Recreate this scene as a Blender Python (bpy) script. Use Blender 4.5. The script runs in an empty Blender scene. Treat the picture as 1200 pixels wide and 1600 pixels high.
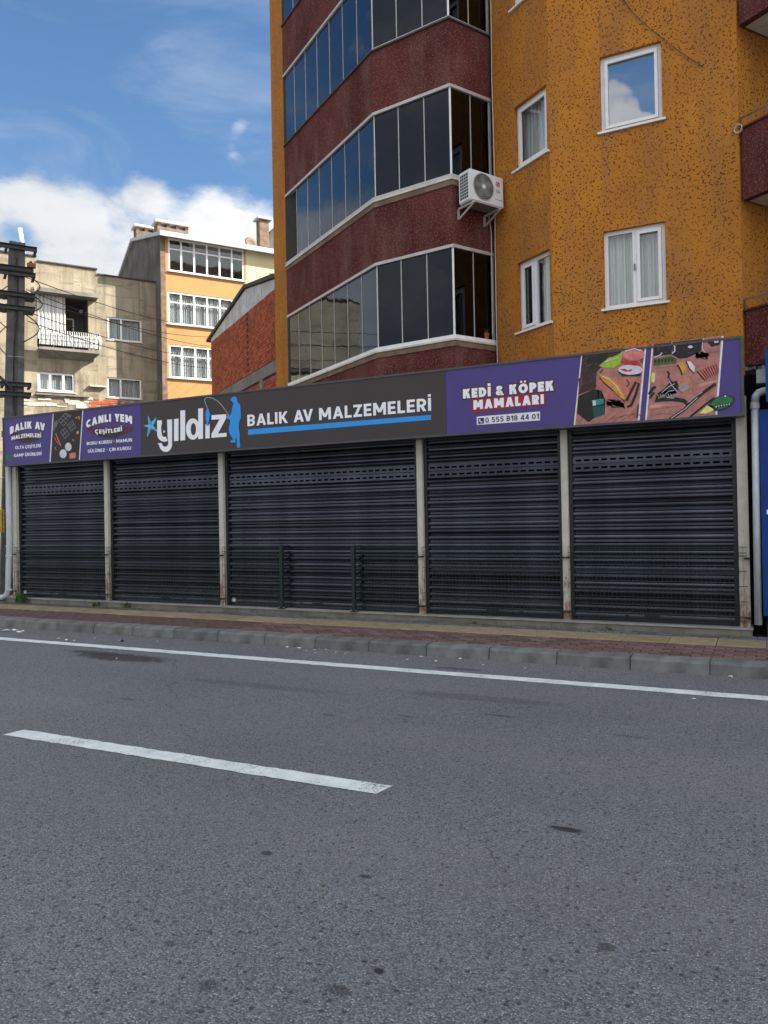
import bpy, bmesh, math, random
from mathutils import Vector, Matrix
random.seed(7)
S = bpy.context.scene
COL = S.collection
rad = math.radians

# ------------------------------------------------------------------ camera
PITCH, ROLL, YAW = rad(0.4011), rad(-1.1048), rad(26.3015)
EYE = Vector((0, 0, 1.6))
_f = Vector((-math.sin(YAW)*math.cos(PITCH), math.cos(YAW)*math.cos(PITCH), math.sin(PITCH)))
_r = Vector((math.cos(YAW), math.sin(YAW), 0)); _u = _r.cross(_f)
R2 = math.cos(ROLL)*_r + math.sin(ROLL)*_u
U2 = -math.sin(ROLL)*_r + math.cos(ROLL)*_u
cam = bpy.data.cameras.new('camera'); camo = bpy.data.objects.new('camera', cam); COL.objects.link(camo)
cam.sensor_fit = 'VERTICAL'; cam.sensor_height = 36; cam.lens = 27.0
cam.clip_start = 0.05; cam.clip_end = 2000
camo.matrix_world = Matrix(((R2.x, U2.x, -_f.x, EYE.x), (R2.y, U2.y, -_f.y, EYE.y), (R2.z, U2.z, -_f.z, EYE.z), (0, 0, 0, 1)))
S.camera = camo

# ------------------------------------------------------------------ light
SUN_AZ, SUN_EL = rad(63.7), rad(37)
SKY_STRENGTH = 0.15
EXPOSURE = 1.9
world = bpy.data.worlds.new('World'); S.world = world; world.use_nodes = True
sun = bpy.data.lights.new('sun', 'SUN'); suno = bpy.data.objects.new('sun', sun); COL.objects.link(suno)
sun.energy = 3.5; sun.angle = rad(0.5); sun.color = (1.0, 0.93, 0.82)
sd = Vector((math.sin(SUN_AZ)*math.cos(SUN_EL), math.cos(SUN_AZ)*math.cos(SUN_EL), math.sin(SUN_EL)))
suno.rotation_euler = sd.to_track_quat('Z', 'Y').to_euler()
S.view_settings.view_transform = 'Standard'; S.view_settings.look = 'None'
S.view_settings.exposure = EXPOSURE; S.view_settings.gamma = 1
S.view_settings.use_curve_mapping = False
S.render.engine = 'CYCLES'

# ------------------------------------------------------------------ node helper
class N:
    def __init__(s, tree): s.t = tree; s.n = tree.nodes; s.l = tree.links
    def new(s, typ, ins=None, **kw):
        nd = s.n.new(typ)
        for k, v in kw.items(): setattr(nd, k, v)
        for k, v in (ins or {}).items(): s.put(nd.inputs[k], v)
        return nd
    def put(s, sock, v):
        if isinstance(v, bpy.types.NodeSocket): s.l.new(v, sock)
        elif isinstance(v, bpy.types.Node): s.l.new(v.outputs[0], sock)
        else: sock.default_value = v
    def math(s, op, a, b=0.0, c=0.0, clamp=False):
        return s.new('ShaderNodeMath', {0: a, 1: b, 2: c}, operation=op, use_clamp=clamp).outputs[0]
    def vmath(s, op, a, b=(0, 0, 0)):
        nd = s.new('ShaderNodeVectorMath', {0: a, 1: b}, operation=op)
        return nd.outputs['Value'] if op in ('DOT_PRODUCT', 'LENGTH', 'DISTANCE') else nd.outputs[0]
    def step(s, v, a, b):
        return s.new('ShaderNodeMapRange', {0: v, 1: a, 2: b, 3: 0.0, 4: 1.0}, interpolation_type='SMOOTHSTEP').outputs[0]
    def noise(s, vec, scale, detail=2.0, rough=0.5, dist=0.0):
        return s.new('ShaderNodeTexNoise', {'Vector': vec, 'Scale': scale, 'Detail': detail, 'Roughness': rough, 'Distortion': dist}).outputs[0]
    def mix(s, fac, a, b, blend='MIX'):
        nd = s.new('ShaderNodeMix', data_type='RGBA', blend_type=blend)
        s.put(nd.inputs[0], fac)
        for i, v in ((6, a), (7, b)):
            if isinstance(v, tuple) and len(v) == 3: v = (*v, 1)
            s.put(nd.inputs[i], v)
        return nd.outputs[2]
    def scale(s, vec, v):
        return s.new('ShaderNodeVectorMath', {0: vec, 1: v}, operation='MULTIPLY').outputs[0]

def lin(*c):   # sRGB 0..255 -> linear
    return tuple(((x/255)/12.92 if x/255 <= 0.04045 else ((x/255+0.055)/1.055)**2.4) for x in c)

# ---- sky: Nishita + clouds
w = N(world.node_tree)
bg = world.node_tree.nodes['Background']
sky = w.new('ShaderNodeTexSky', sky_type='NISHITA', sun_disc=False, sun_elevation=SUN_EL, sun_rotation=SUN_AZ,
            air_density=1.1, dust_density=0.3, ozone_density=3.0)
tc = w.new('ShaderNodeTexCoord').outputs['Generated']
dirn = w.vmath('NORMALIZE', tc)
sep = w.new('ShaderNodeSeparateXYZ', {0: dirn}); zz = sep.outputs[2]
den = w.math('ADD', w.math('MAXIMUM', zz, 0.0), 0.16)
flat = w.new('ShaderNodeCombineXYZ', {0: w.math('DIVIDE', sep.outputs[0], den), 1: w.math('DIVIDE', sep.outputs[1], den), 2: 0.0}).outputs[0]
n1 = w.noise(w.scale(dirn, (1, 1, 1.9)), 3.1, 9, 0.56, 0.25)
n2 = w.noise(w.scale(dirn, (1, 1, 1.5)), 11.0, 6, 0.6, 0.2)
base = w.math('ADD', w.math('MULTIPLY', n1, 0.72), w.math('MULTIPLY', n2, 0.28))
# a bank of cloud low over the horizon, broken cloud higher up to the south
bank = w.math('SUBTRACT', 1.0, w.step(zz, 0.325, 0.415))
south = w.step(w.vmath('DOT_PRODUCT', dirn, (-0.25, -0.85, 0.46)), 0.35, 0.85)
front = w.math('MULTIPLY', w.step(w.vmath('DOT_PRODUCT', dirn, tuple(_f)), 0.62, 0.8), -0.07)
bias = w.math('ADD', w.math('ADD', front, w.math('MULTIPLY', bank, 0.335)), w.math('MULTIPLY', south, 0.13))
rest = w.step(w.vmath('DOT_PRODUCT', dirn, tuple(_f)), 0.62, 0.25)
bias = w.math('ADD', bias, w.math('MULTIPLY', rest, 0.15))
def px_dir(x, y): return (_f*1200 + (x-600)*R2 - (y-800)*U2).normalized()
for (px_, py_, r_, k_) in ((380, 184, 0.018, 0.13), (366, 208, .012, .06), (358, 240, 0.016, 0.09), (300, 262, .03, .02), (225, 288, .026, .12), (25, 352, .022, -.13), (100, 318, .04, .08), (20, 305, .035, .08), (400, 300, .05, .05)):
    dd = w.vmath('DISTANCE', dirn, tuple(px_dir(px_, py_)))
    bias = w.math('ADD', bias, w.math('MULTIPLY', w.math('SUBTRACT', 1.0, w.step(dd, r_*0.2, r_*1.7)), k_))
for (px_, py_, r_, k_) in ((1026, 112, 0.030, -0.28), (1008, 84, 0.022, -0.22), (958, 92, 0.022, -0.25), (1030, 150, .018, -.2)):
    q_ = px_dir(px_, py_); dd = w.vmath('DISTANCE', dirn, (q_.x, -q_.y, q_.z))
    bias = w.math('ADD', bias, w.math('MULTIPLY', w.math('SUBTRACT', 1.0, w.step(dd, r_*0.3, r_*1.6)), k_))
cl = w.step(w.math('ADD', base, bias), 0.585, 0.71)
nw = w.noise(w.scale(dirn, (1.0, 2.2, 6.0)), 2.4, 7, 0.62, 0.6)
wisp = w.math('MULTIPLY', w.step(nw, 0.43, 0.78), 0.50)
shade = w.noise(w.scale(dirn, (1, 1, 2.4)), 6.5, 7, 0.6)
ccol = w.mix(w.step(shade, 0.32, 0.62), (0.98, 1.07, 1.20), (1.50, 1.53, 1.58))
glow = w.step(w.vmath('DOT_PRODUCT', dirn, tuple(sd)), -0.15, 1.0)      # forward scattering, boosted on unseen cloud towards the sun as added fill light
ccol = w.vmath('MULTIPLY', ccol, w.new('ShaderNodeCombineXYZ', {i: w.math('ADD', w.math('MULTIPLY', glow, k), 1.0) for i, k in ((0, 2.6), (1, 2.5), (2, 2.3))}).outputs[0])
skyc = w.new('ShaderNodeHueSaturation', {'Hue': 0.5, 'Saturation': 1.12, 'Value': 0.32, 'Color': sky.outputs[0]}).outputs[0]
c1 = w.mix(wisp, skyc, (0.85, 1.06, 1.38))
c2 = w.mix(cl, c1, ccol)
w.put(bg.inputs[0], c2); bg.inputs[1].default_value = SKY_STRENGTH

# ------------------------------------------------------------------ materials
def mat(name):
    m = bpy.data.materials.new(name); m.use_nodes = True
    n = N(m.node_tree); b = m.node_tree.nodes['Principled BSDF']
    return m, n, b
def uvec(n, obj=False): return n.new('ShaderNodeTexCoord').outputs['Object' if obj else 'UV']
def bump(n, b, h, dist=0.01, strength=1.0):
    nd = n.new('ShaderNodeBump', {'Height': h, 'Distance': dist, 'Strength': strength}); n.put(b.inputs['Normal'], nd.outputs[0]); return nd
def rnd(n): return n.new('ShaderNodeObjectInfo').outputs['Random']
def isl(n): return n.new('ShaderNodeNewGeometry').outputs['Random Per Island']

def plain(name, col, rough=0.6, metal=0.0, var=0.15, scale=6.0, bmp=0.0, spec=0.5, streak=0.0, obj=False, rv=0.0, dirt=None):
    m, n, b = mat(name); v = uvec(n, obj)
    f = n.noise(v, scale, 5, 0.6)
    c = n.mix(n.step(f, 0.3, 0.7), tuple(x*(1-var) for x in col), tuple(min(1, x*(1+var)) for x in col))
    if streak:
        st = n.noise(n.scale(v, (9, 0.7, 1)), 1.0, 5, 0.6)
        c = n.mix(n.math('MULTIPLY', n.step(st, 0.5, 0.75), streak), c, tuple(x*0.45 for x in col))
    if dirt:
        dn = n.noise(v, scale*0.35, 6, 0.65)
        c = n.mix(n.math('MULTIPLY', n.step(dn, 0.48, 0.72), 0.7), c, dirt)
    if rv:
        k = n.math('ADD', n.math('MULTIPLY', rnd(n), rv), 1-rv/2)
        c = n.mix(1.0, c, n.new('ShaderNodeCombineColor', {0: k, 1: k, 2: k}).outputs[0], 'MULTIPLY')
    n.put(b.inputs['Base Color'], c)
    b.inputs['Roughness'].default_value = rough; b.inputs['Metallic'].default_value = metal
    b.inputs['Specular IOR Level'].default_value = spec
    if bmp: bump(n, b, n.noise(v, scale*6, 4, 0.7), bmp)
    return m

def dashes(n, v, scale, length, width, keep):
    """short randomly turned flecks, one per Voronoi cell"""
    vo = n.new('ShaderNodeTexVoronoi', {'Vector': v, 'Scale': scale, 'Randomness': 1.0}, voronoi_dimensions='2D')
    d = n.vmath('SUBTRACT', n.scale(v, (scale, scale, 0)), n.scale(vo.outputs['Position'], (scale, scale, 0)))
    cs = n.new('ShaderNodeSeparateColor', {0: vo.outputs['Color']})
    rot = n.new('ShaderNodeVectorRotate', {'Vector': d, 'Angle': n.math('MULTIPLY', cs.outputs[0], 6.283)}, rotation_type='Z_AXIS').outputs[0]
    wob = n.noise(n.scale(v, (scale, scale, 0)), 2.5, 2)
    sp = n.new('ShaderNodeSeparateXYZ', {0: rot})
    ax = n.math('DIVIDE', n.math('ABSOLUTE', sp.outputs[0]), n.math('ADD', n.math('MULTIPLY', cs.outputs[1], length), length*0.4))
    ay = n.math('DIVIDE', n.math('ABSOLUTE', n.math('ADD', sp.outputs[1], n.math('MULTIPLY', n.math('SUBTRACT', wob, 0.5), 0.25))), width)
    r = n.math('MAXIMUM', ax, ay)
    return n.math('MULTIPLY', n.math('SUBTRACT', 1.0, n.step(r, 0.75, 1.15)), n.math('GREATER_THAN', cs.outputs[2], 1-keep))

def stucco_orange():
    m, n, b = mat('orange_stucco'); v = uvec(n)
    big = n.noise(v, 0.9, 5, 0.6)
    c = n.mix(n.step(big, 0.3, 0.7), lin(172, 112, 52), lin(194, 128, 50))
    tall = n.noise(n.scale(v, (2.2, 0.35, 1)), 1.0, 5, 0.6)
    c = n.mix(n.math('MULTIPLY', n.step(tall, 0.42, 0.7), 0.7), c, lin(158, 110, 66))
    fine = n.noise(v, 55, 3, 0.6)
    c = n.mix(n.math('MULTIPLY', n.step(fine, 0.45, 0.75), 0.35), c, lin(128, 78, 26))
    dens = n.noise(v, 0.55, 3)
    d1 = dashes(n, v, 14.0, 0.21, 0.105, 0.72); d2 = dashes(n, n.scale(v, (1.02, 0.98, 1)), 21.0, 0.20, 0.12, 0.5)
    g = n.math('MAXIMUM', d1, d2)
    gg = n.math('MULTIPLY', g, n.math('ADD', n.math('MULTIPLY', n.step(dens, 0.35, 0.6), 0.40), 0.42))
    c = n.mix(gg, c, lin(62, 32, 16))
    n.put(b.inputs['Base Color'], c); b.inputs['Roughness'].default_value = 0.9
    b.inputs['Specular IOR Level'].default_value = 0.15
    h = n.math('SUBTRACT', n.math('MULTIPLY', n.noise(v, 40, 4, 0.7), 0.5), n.math('MULTIPLY', g, 1.2))
    bump(n, b, h, 0.012)
    return m
def stucco_red():
    m, n, b = mat('dark_red_stucco'); v = uvec(n)
    big = n.noise(v, 0.8, 5, 0.6)
    c = n.mix(n.step(big, 0.35, 0.65), lin(80, 38, 38), lin(102, 54, 53))
    dust = n.noise(n.scale(v, (2.0, 0.7, 1)), 1.0, 5, 0.62)
    c = n.mix(n.math('MULTIPLY', n.step(dust, 0.42, 0.72), 0.5), c, lin(126, 94, 88))
    nf = n.noise(v, 42, 4, 0.7)
    c = n.mix(n.math('MULTIPLY', n.step(nf, 0.4, 0.65), 0.35), c, lin(60, 18, 20))
    d1 = dashes(n, v, 18.0, 0.20, 0.16, 0.6)
    d2 = dashes(n, n.scale(v, (1.05, 0.97, 1)), 27.0, 0.22, 0.16, 0.5)
    c = n.mix(n.math('MULTIPLY', n.math('MAXIMUM', d1, d2), 0.5), c, lin(160, 114, 100))
    n.put(b.inputs['Base Color'], c); b.inputs['Roughness'].default_value = 0.9
    b.inputs['Specular IOR Level'].default_value = 0.15
    bump(n, b, n.math('ADD', n.math('MULTIPLY', d1, 0.8), n.math('MULTIPLY', nf, 0.6)), 0.010)
    return m
def asphalt():
    m, n, b = mat('asphalt'); v = uvec(n, True)
    big = n.noise(v, 0.35, 5, 0.6)
    c = n.mix(n.step(big, 0.3, 0.7), (0.138, 0.147, 0.163), (0.168, 0.178, 0.196))
    mid = n.noise(n.scale(v, (0.25, 1.0, 1)), 2.2, 5, 0.65)
    c = n.mix(n.math('MULTIPLY', n.step(mid, 0.42, 0.7), 0.22), c, (0.115, 0.122, 0.135))
    # aggregate: stones of several greys bound in dark bitumen
    vo = n.new('ShaderNodeTexVoronoi', {'Vector': v, 'Scale': 125.0}, voronoi_dimensions='2D')
    cs = n.new('ShaderNodeSeparateColor', {0: vo.outputs['Color']})
    k = n.math('ADD', n.math('MULTIPLY', cs.outputs[0], 0.85), 0.62)
    c = n.mix(1.0, c, n.new('ShaderNodeCombineColor', {0: k, 1: k, 2: k}).outputs[0], 'MULTIPLY')
    gap = n.step(vo.outputs['Distance'], 0.42, 0.75)
    c = n.mix(n.math('MULTIPLY', gap, 0.6), c, (0.035, 0.036, 0.04))
    tw = n.new('ShaderNodeSeparateXYZ', {0: v}).outputs[1]
    trk = n.math('ADD', n.math('MULTIPLY', n.math('COSINE', n.math('MULTIPLY', n.math('SUBTRACT', tw, 5.0), 3.6)), 0.5), n.math('MULTIPLY', n.noise(n.scale(v, (.15, .5, 1)), 1.5, 3), 0.8))
    c = n.mix(n.math('MULTIPLY', n.step(trk, 0.3, 0.95), 0.14), c, (0.19, 0.19, 0.19))
    seam = n.new('ShaderNodeTexVoronoi', {'Vector': n.vmath('ADD', v, n.scale(n.new('ShaderNodeTexNoise', {'Vector': v, 'Scale': 3.0, 'Detail': 5.0}).outputs['Color'], (.5, .5, 0))), 'Scale': 0.22}, voronoi_dimensions='2D', feature='DISTANCE_TO_EDGE').outputs['Distance']
    brk = n.step(n.noise(v, 1.1, 3), 0.50, 0.6)
    c = n.mix(n.math('MULTIPLY', n.math('MULTIPLY', n.math('SUBTRACT', 1.0, n.step(seam, 0.0006, 0.0022)), brk), 0.65), c, (0.03, 0.03, 0.03))
    lite = n.math('MULTIPLY', n.math('GREATER_THAN', cs.outputs[1], 0.945), n.math('SUBTRACT', 1.0, n.step(vo.outputs['Distance'], 0.25, 0.5)))
    c = n.mix(n.math('MULTIPLY', lite, 0.8), c, (0.42, 0.42, 0.40))
    vo3 = n.new('ShaderNodeTexVoronoi', {'Vector': v, 'Scale': 28.0}, voronoi_dimensions='2D')
    cs3 = n.new('ShaderNodeSeparateColor', {0: vo3.outputs['Color']})
    pit = n.math('MULTIPLY', n.math('GREATER_THAN', cs3.outputs[0], 0.9), n.math('SUBTRACT', 1.0, n.step(vo3.outputs['Distance'], 0.12, 0.34)))
    c = n.mix(n.math('MULTIPLY', pit, 0.7), c, (0.028, 0.028, 0.03))
    wob = n.noise(v, 9, 4, 0.7)
    # tar and oil stains with a shape of their own
    def blot(x, y, rx, ry, col, a, c):
        p = n.scale(n.vmath('SUBTRACT', v, (x, y, 0)), (1/rx, 1/ry, 0))
        d = n.math('ADD', n.vmath('LENGTH', p), n.math('MULTIPLY', n.math('SUBTRACT', wob, 0.5), 1.3))
        return n.mix(n.math('MULTIPLY', n.math('SUBTRACT', 1.0, n.step(d, 0.6, 1.15)), a), c, col)
    for (x, y, rx, ry, a) in ((-6.85, 6.78, .75, .22, .8), (-7.4, 6.9, .5, .12, .7), (-2.9, 7.55, .3, .06, .55), (-1.55, 3.62, .05, .035, .0),
                              (-.93, 3.9, .10, .035, .95), (-2.17, 3.05, .035, .025, .8), (-1.62, 3.03, .035, .02, .8),
                              (-1.25, 2.42, .022, .02, 1.), (-1.33, 2.26, .045, .03, .6), (-3.2, 5.4, .08, .03, .6), (-1.9, 5.9, .14, .03, .6),
                              (-2.6, 5.6, .1, .02, .5), (-0.9, 5.7, .18, .03, .4), (-0.55, 2.9, .04, .03, .6), (-5.2, 5.2, .12, .04, .45),
                              (-1.75, 2.1, .04, .03, .5), (-2.05, 2.25, .03, .02, .5), (-2.3, 6.4, .8, .12, .3), (-4.4, 6.1, 1.1, .1, .25)):
        c = blot(x, y, rx, ry, (0.026, 0.025, 0.025), a, c)
    c = blot(-11.3, 6.4, 2.2, 0.5, (0.13, 0.14, 0.155), 0.35, c)
    n.put(b.inputs['Base Color'], c); b.inputs['Roughness'].default_value = 0.82
    b.inputs['Specular IOR Level'].default_value = 0.35
    h = n.math('SUBTRACT', n.math('MULTIPLY', n.math('SUBTRACT', 1.0, vo.outputs['Distance']), n.math('ADD', cs.outputs[2], 0.5)), n.math('MULTIPLY', pit, 1.0))
    bump(n, b, h, 0.005)
    return m
def road_paint():
    m, n, b = mat('worn_road_paint'); v = uvec(n, True)
    g = n.noise(v, 70, 5, 0.75); g2 = n.noise(v, 9, 5, 0.65); e = n.noise(v, 2.5, 3)
    c = n.mix(n.step(g2, 0.3, 0.7), (0.54, 0.58, 0.60), (0.70, 0.73, 0.74))
    wear = n.math('ADD', g, n.math('MULTIPLY', n.math('SUBTRACT', e, 0.5), 0.5))
    c = n.mix(n.step(wear, 0.575, 0.66), c, (0.12, 0.125, 0.13))
    n.put(b.inputs['Base Color'], c); b.inputs['Roughness'].default_value = 0.7
    bump(n, b, g, 0.004)
    return m
def glass(name, tint, base, rough=0.01, gcol=(1, 1, 1)):
    m = bpy.data.materials.new(name); m.use_nodes = True
    m.node_tree.nodes.clear(); n = N(m.node_tree)
    out = n.new('ShaderNodeOutputMaterial')
    lw = n.new('ShaderNodeLayerWeight', {'Blend': 0.5}).outputs['Facing']
    fr = n.math('ADD', n.math('MULTIPLY', n.math('POWER', lw, 3.6), 1-base), base, clamp=True)
    tr = n.new('ShaderNodeBsdfTransparent', {0: (*tint, 1)}); gl = n.new('ShaderNodeBsdfGlossy', {'Color': (*gcol, 1), 'Roughness': rough})
    v = uvec(n)
    bp = n.new('ShaderNodeBump', {'Height': n.noise(v, 1.3, 2), 'Distance': 0.004}); n.put(gl.inputs['Normal'], bp.outputs[0])
    mx = n.new('ShaderNodeMixShader', {0: fr, 1: tr.outputs[0], 2: gl.outputs[0]})
    n.put(out.inputs[0], mx.outputs[0])
    return m
def curtain_mat():
    m, n, b = mat('net_curtain'); v = uvec(n)
    f = n.noise(n.scale(v, (16, 0.25, 1)), 1.0, 4, 0.6, 0.4)
    c = n.mix(n.step(f, 0.35, 0.65), (0.40, 0.41, 0.40), (0.82, 0.83, 0.80))
    n.put(b.inputs['Base Color'], c); b.inputs['Roughness'].default_value = 0.95
    bump(n, b, f, 0.03)
    return m
def grey_wall():
    m, n, b = mat('weathered_render'); v = uvec(n)
    big = n.noise(v, 0.5, 6, 0.62, 0.3)
    c = n.mix(n.step(big, 0.3, 0.7), lin(146, 135, 114), lin(170, 160, 140))
    st = n.noise(n.scale(v, (2.6, 0.22, 1)), 1.0, 6, 0.65, 0.3)
    c = n.mix(n.math('MULTIPLY', n.step(st, 0.44, 0.66), 0.7), c, lin(112, 104, 88))
    cr = n.noise(n.scale(v, (0.5, 2.8, 1)), 1.0, 5, 0.6, 0.6)
    c = n.mix(n.math('MULTIPLY', n.step(cr, 0.50, 0.68), 0.65), c, lin(104, 98, 84))
    fn = n.noise(v, 14, 5, 0.7)
    c = n.mix(n.math('MULTIPLY', n.step(fn, 0.5, 0.75), 0.25), c, lin(105, 96, 80))
    n.put(b.inputs['Base Color'], c); b.inputs['Roughness'].default_value = 0.95
    bump(n, b, fn, 0.02)
    return m
def brick_mat():
    m, n, b = mat('hollow_clay_brick'); v = uvec(n)
    k = isl(n)
    c = n.mix(k, lin(142, 62, 38), lin(186, 96, 60))
    c = n.mix(n.math('MULTIPLY', n.step(n.noise(v, 1.2, 5, 0.6), 0.45, 0.7), 0.5), c, lin(110, 60, 46))
    c = n.mix(n.math('MULTIPLY', n.step(n.noise(v, 22, 3, 0.6), 0.55, 0.75), 0.4), c, lin(205, 170, 145))
    n.put(b.inputs['Base Color'], c); b.inputs['Roughness'].default_value = 0.95
    return m
def corroded(name, col):
    m, n, b = mat(name); v = uvec(n)
    c = n.mix(n.step(n.noise(v, 9, 4), 0.3, 0.7), tuple(x*0.86 for x in col), col)
    sp = n.noise(v, 60, 4, 0.7)
    c = n.mix(n.math('MULTIPLY', n.step(sp, 0.60, 0.68), 0.7), c, (0.16, 0.12, 0.08))
    ge = n.new('ShaderNodeSeparateXYZ', {0: n.new('ShaderNodeNewGeometry').outputs['Position']}).outputs[2]
    low = n.math('SUBTRACT', 1.0, n.step(ge, 0.25, 1.2))
    rs = n.noise(n.scale(v, (30, 5, 1)), 1.0, 5, 0.7)
    c = n.mix(n.math('MULTIPLY', n.step(n.math('ADD', rs, n.math('MULTIPLY', low, 0.20)), 0.60, 0.72), 0.8), c, (0.20, 0.085, 0.03))
    n.put(b.inputs['Base Color'], c); b.inputs['Roughness'].default_value = 0.6
    return m

M = {}
M['orange'] = stucco_orange(); M['red'] = stucco_red(); M['asphalt'] = asphalt(); M['paint'] = road_paint()
M['glass_dark'] = glass('tinted_glass', (0.20, 0.205, 0.20), 0.045, 0.012, (0.72, 0.80, 0.92))
M['glass'] = glass('window_glass', (0.93, 0.95, 0.95), 0.09, 0.02)
M['glass_house'] = glass('house_glass', (0.86, 0.89, 0.90), 0.04, 0.02)
M['glass_boosted'] = glass('boosted_reflection_glass', (0.5, 0.52, 0.52), 0.5, 0.02)  # reflectance raised past plain glass to brighten the sky reflection
M['curtain'] = curtain_mat(); M['grey_wall'] = grey_wall(); M['brick'] = brick_mat()
M['post'] = corroded('worn_cream_steel', (0.55, 0.52, 0.45))
M['pvc'] = plain('white_window_plastic', (0.78, 0.79, 0.81), 0.35, var=0.05)
M['alu'] = plain('pale_aluminium', (0.50, 0.49, 0.46), 0.45, 0.3, var=0.1)
M['sill'] = plain('pale_marble_sill', (0.60, 0.57, 0.52), 0.5, var=0.15, streak=0.3)
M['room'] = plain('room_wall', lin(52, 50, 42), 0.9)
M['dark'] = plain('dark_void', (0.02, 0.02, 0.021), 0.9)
M['black'] = plain('black_paint', (0.02, 0.02, 0.022), 0.5)
M['kerb'] = plain('kerb_concrete', (0.115, 0.122, 0.120), 0.85, var=0.3, scale=5, bmp=0.003, rv=0.3, obj=True, dirt=(0.055, 0.055, 0.055))
M['paver_red'] = plain('red_paver', (0.112, 0.064, 0.062), 0.9, var=0.3, scale=9, bmp=0.003, rv=0.7, obj=True, dirt=(0.06, 0.055, 0.05))
M['paver_grey'] = plain('grey_paver', (0.085, 0.092, 0.104), 0.9, var=0.3, scale=9, bmp=0.003, rv=0.6, obj=True, dirt=(0.04, 0.045, 0.03))
M['slab'] = plain('yellow_tactile_slab', (0.265, 0.22, 0.135), 0.9, var=0.15, scale=6, bmp=0.004, rv=0.25, obj=True)
M['joint'] = plain('dirty_joint_sand', (0.038, 0.034, 0.030), 0.95, var=0.3, scale=9, obj=True)
M['ground'] = plain('bare_ground', (0.10, 0.095, 0.085), 0.95, var=0.2, scale=0.3, obj=True)
M['plinth'] = plain('stained_plinth', (0.17, 0.155, 0.125), 0.85, var=0.3, scale=3, bmp=0.003, streak=0.5)
M['plinth_top'] = plain('threshold_stone', (0.27, 0.265, 0.26), 0.7, var=0.2, scale=4)
M['slat'] = plain('charcoal_shutter_paint', (0.056, 0.062, 0.078), 0.27, 0.85, var=0.25, scale=2.5, spec=0.5, rv=0.7)
def dusty(key):
    m = M[key]; n = N(m.node_tree); b = m.node_tree.nodes['Principled BSDF']
    p = n.new('ShaderNodeNewGeometry').outputs['Position']; src = b.inputs['Base Color'].links[0].from_socket
    z = n.new('ShaderNodeSeparateXYZ', {0: p}).outputs[2]
    st = n.noise(n.scale(p, (7, 1, .35)), 1.0, 6, .65); pt = n.noise(p, 1.3, 6, .65)
    f = n.math('ADD', n.math('MULTIPLY', n.step(st, .48, .75), .09), n.math('MULTIPLY', n.step(pt, .5, .75), .09))
    f = n.math('ADD', f, n.math('MULTIPLY', n.math('SUBTRACT', 1.0, n.step(z, .25, .75)), .08))
    n.put(b.inputs['Base Color'], n.mix(f, src, (.10, .095, .085)))
    n.put(b.inputs['Metallic'], n.math('SUBTRACT', .85, n.math('MULTIPLY', f, 1.5)))
    n.put(b.inputs['Roughness'], n.math('ADD', .18, n.math('MULTIPLY', f, 1.0)))
dusty('slat')
M['rail'] = plain('black_guide_rail', (0.02, 0.024, 0.026), 0.4, 0.3)
M['frame_dark'] = plain('dark_grey_trim', (0.065, 0.065, 0.07), 0.5)
M['mesh_green'] = plain('dark_green_fence', (0.006, 0.020, 0.014), 0.5)
M['pipe'] = plain('grey_pvc_pipe', (0.46, 0.49, 0.54), 0.5, var=0.12, scale=5, streak=0.3)
M['pole'] = plain('weathered_concrete_pole', (0.10, 0.098, 0.094), 0.9, var=0.3, scale=4, bmp=0.006, streak=0.5)
M['steel_dark'] = plain('dark_galvanised_steel', (0.045, 0.045, 0.047), 0.6, 0.3, var=0.3)
M['cable'] = plain('cable_rubber', (0.014, 0.014, 0.015), 0.6)
M['cable_white'] = plain('white_cable', (0.55, 0.53, 0.48), 0.6)
M['insul'] = plain('porcelain', (0.35, 0.34, 0.33), 0.3)
M['rust'] = plain('rusty_red', (0.28, 0.06, 0.03), 0.7)
M['cream'] = plain('pale_cream_render', lin(205, 195, 160), 0.9, var=0.06, scale=1.2)
M['peach'] = plain('peach_render', lin(180, 138, 86), 0.9, var=0.08, scale=0.9, streak=0.15)
M['concrete'] = plain('raw_concrete', (0.20, 0.19, 0.175), 0.95, var=0.3, scale=0.8, streak=0.6)
M['dark_conc'] = plain('dark_streaked_render', (0.105, 0.10, 0.095), 0.95, var=0.4, scale=0.8, streak=0.95)  # dark grey with darker streaks running down
M['tin'] = plain('painted_roof_edge', (0.42, 0.47, 0.52), 0.5, var=0.15)
M['boards'] = plain('grey_board_cladding', (0.50, 0.51, 0.53), 0.8, var=0.15, scale=3, streak=0.5, rv=0.2)
M['chimney'] = plain('old_chimney_brick', lin(120, 100, 84), 0.95, var=0.3, scale=3)
M['rooftop'] = plain('roof_tiles_dark', (0.07, 0.06, 0.055), 0.9, var=0.3)
M['purple'] = plain('purple_vinyl', lin(74, 62, 128), 0.42, var=0.06, scale=1.5, spec=0.4)
M['char'] = plain('charcoal_vinyl', lin(62, 55, 56), 0.42, var=0.06, scale=1.5, spec=0.4)
M['white_ink'] = plain('white_vinyl', (0.86, 0.87, 0.93), 0.45, var=0.04)
M['blue_ink'] = plain('bright_blue_vinyl', (0.015, 0.30, 0.80), 0.45, var=0.04)
M['navy_ink'] = plain('navy_print', lin(40, 40, 90), 0.5)
M['red_ink'] = plain('red_print', lin(150, 30, 45), 0.45)
M['maroon_ink'] = plain('maroon_print', lin(86, 34, 52), 0.45)
M['starblue'] = plain('pale_blue_print', lin(90, 170, 215), 0.45, var=0.35, scale=14)
M['blue_shop'] = plain('blue_shop_panel', (0.004, 0.036, 0.19), 0.5, var=0.2, scale=1.2, streak=0.3, spec=0.25)
M['ac_white'] = plain('off_white_casing', (0.66, 0.66, 0.66), 0.45, var=0.05)
M['ac_dark'] = plain('grey_fan_grille', (0.16, 0.155, 0.145), 0.5)
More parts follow.
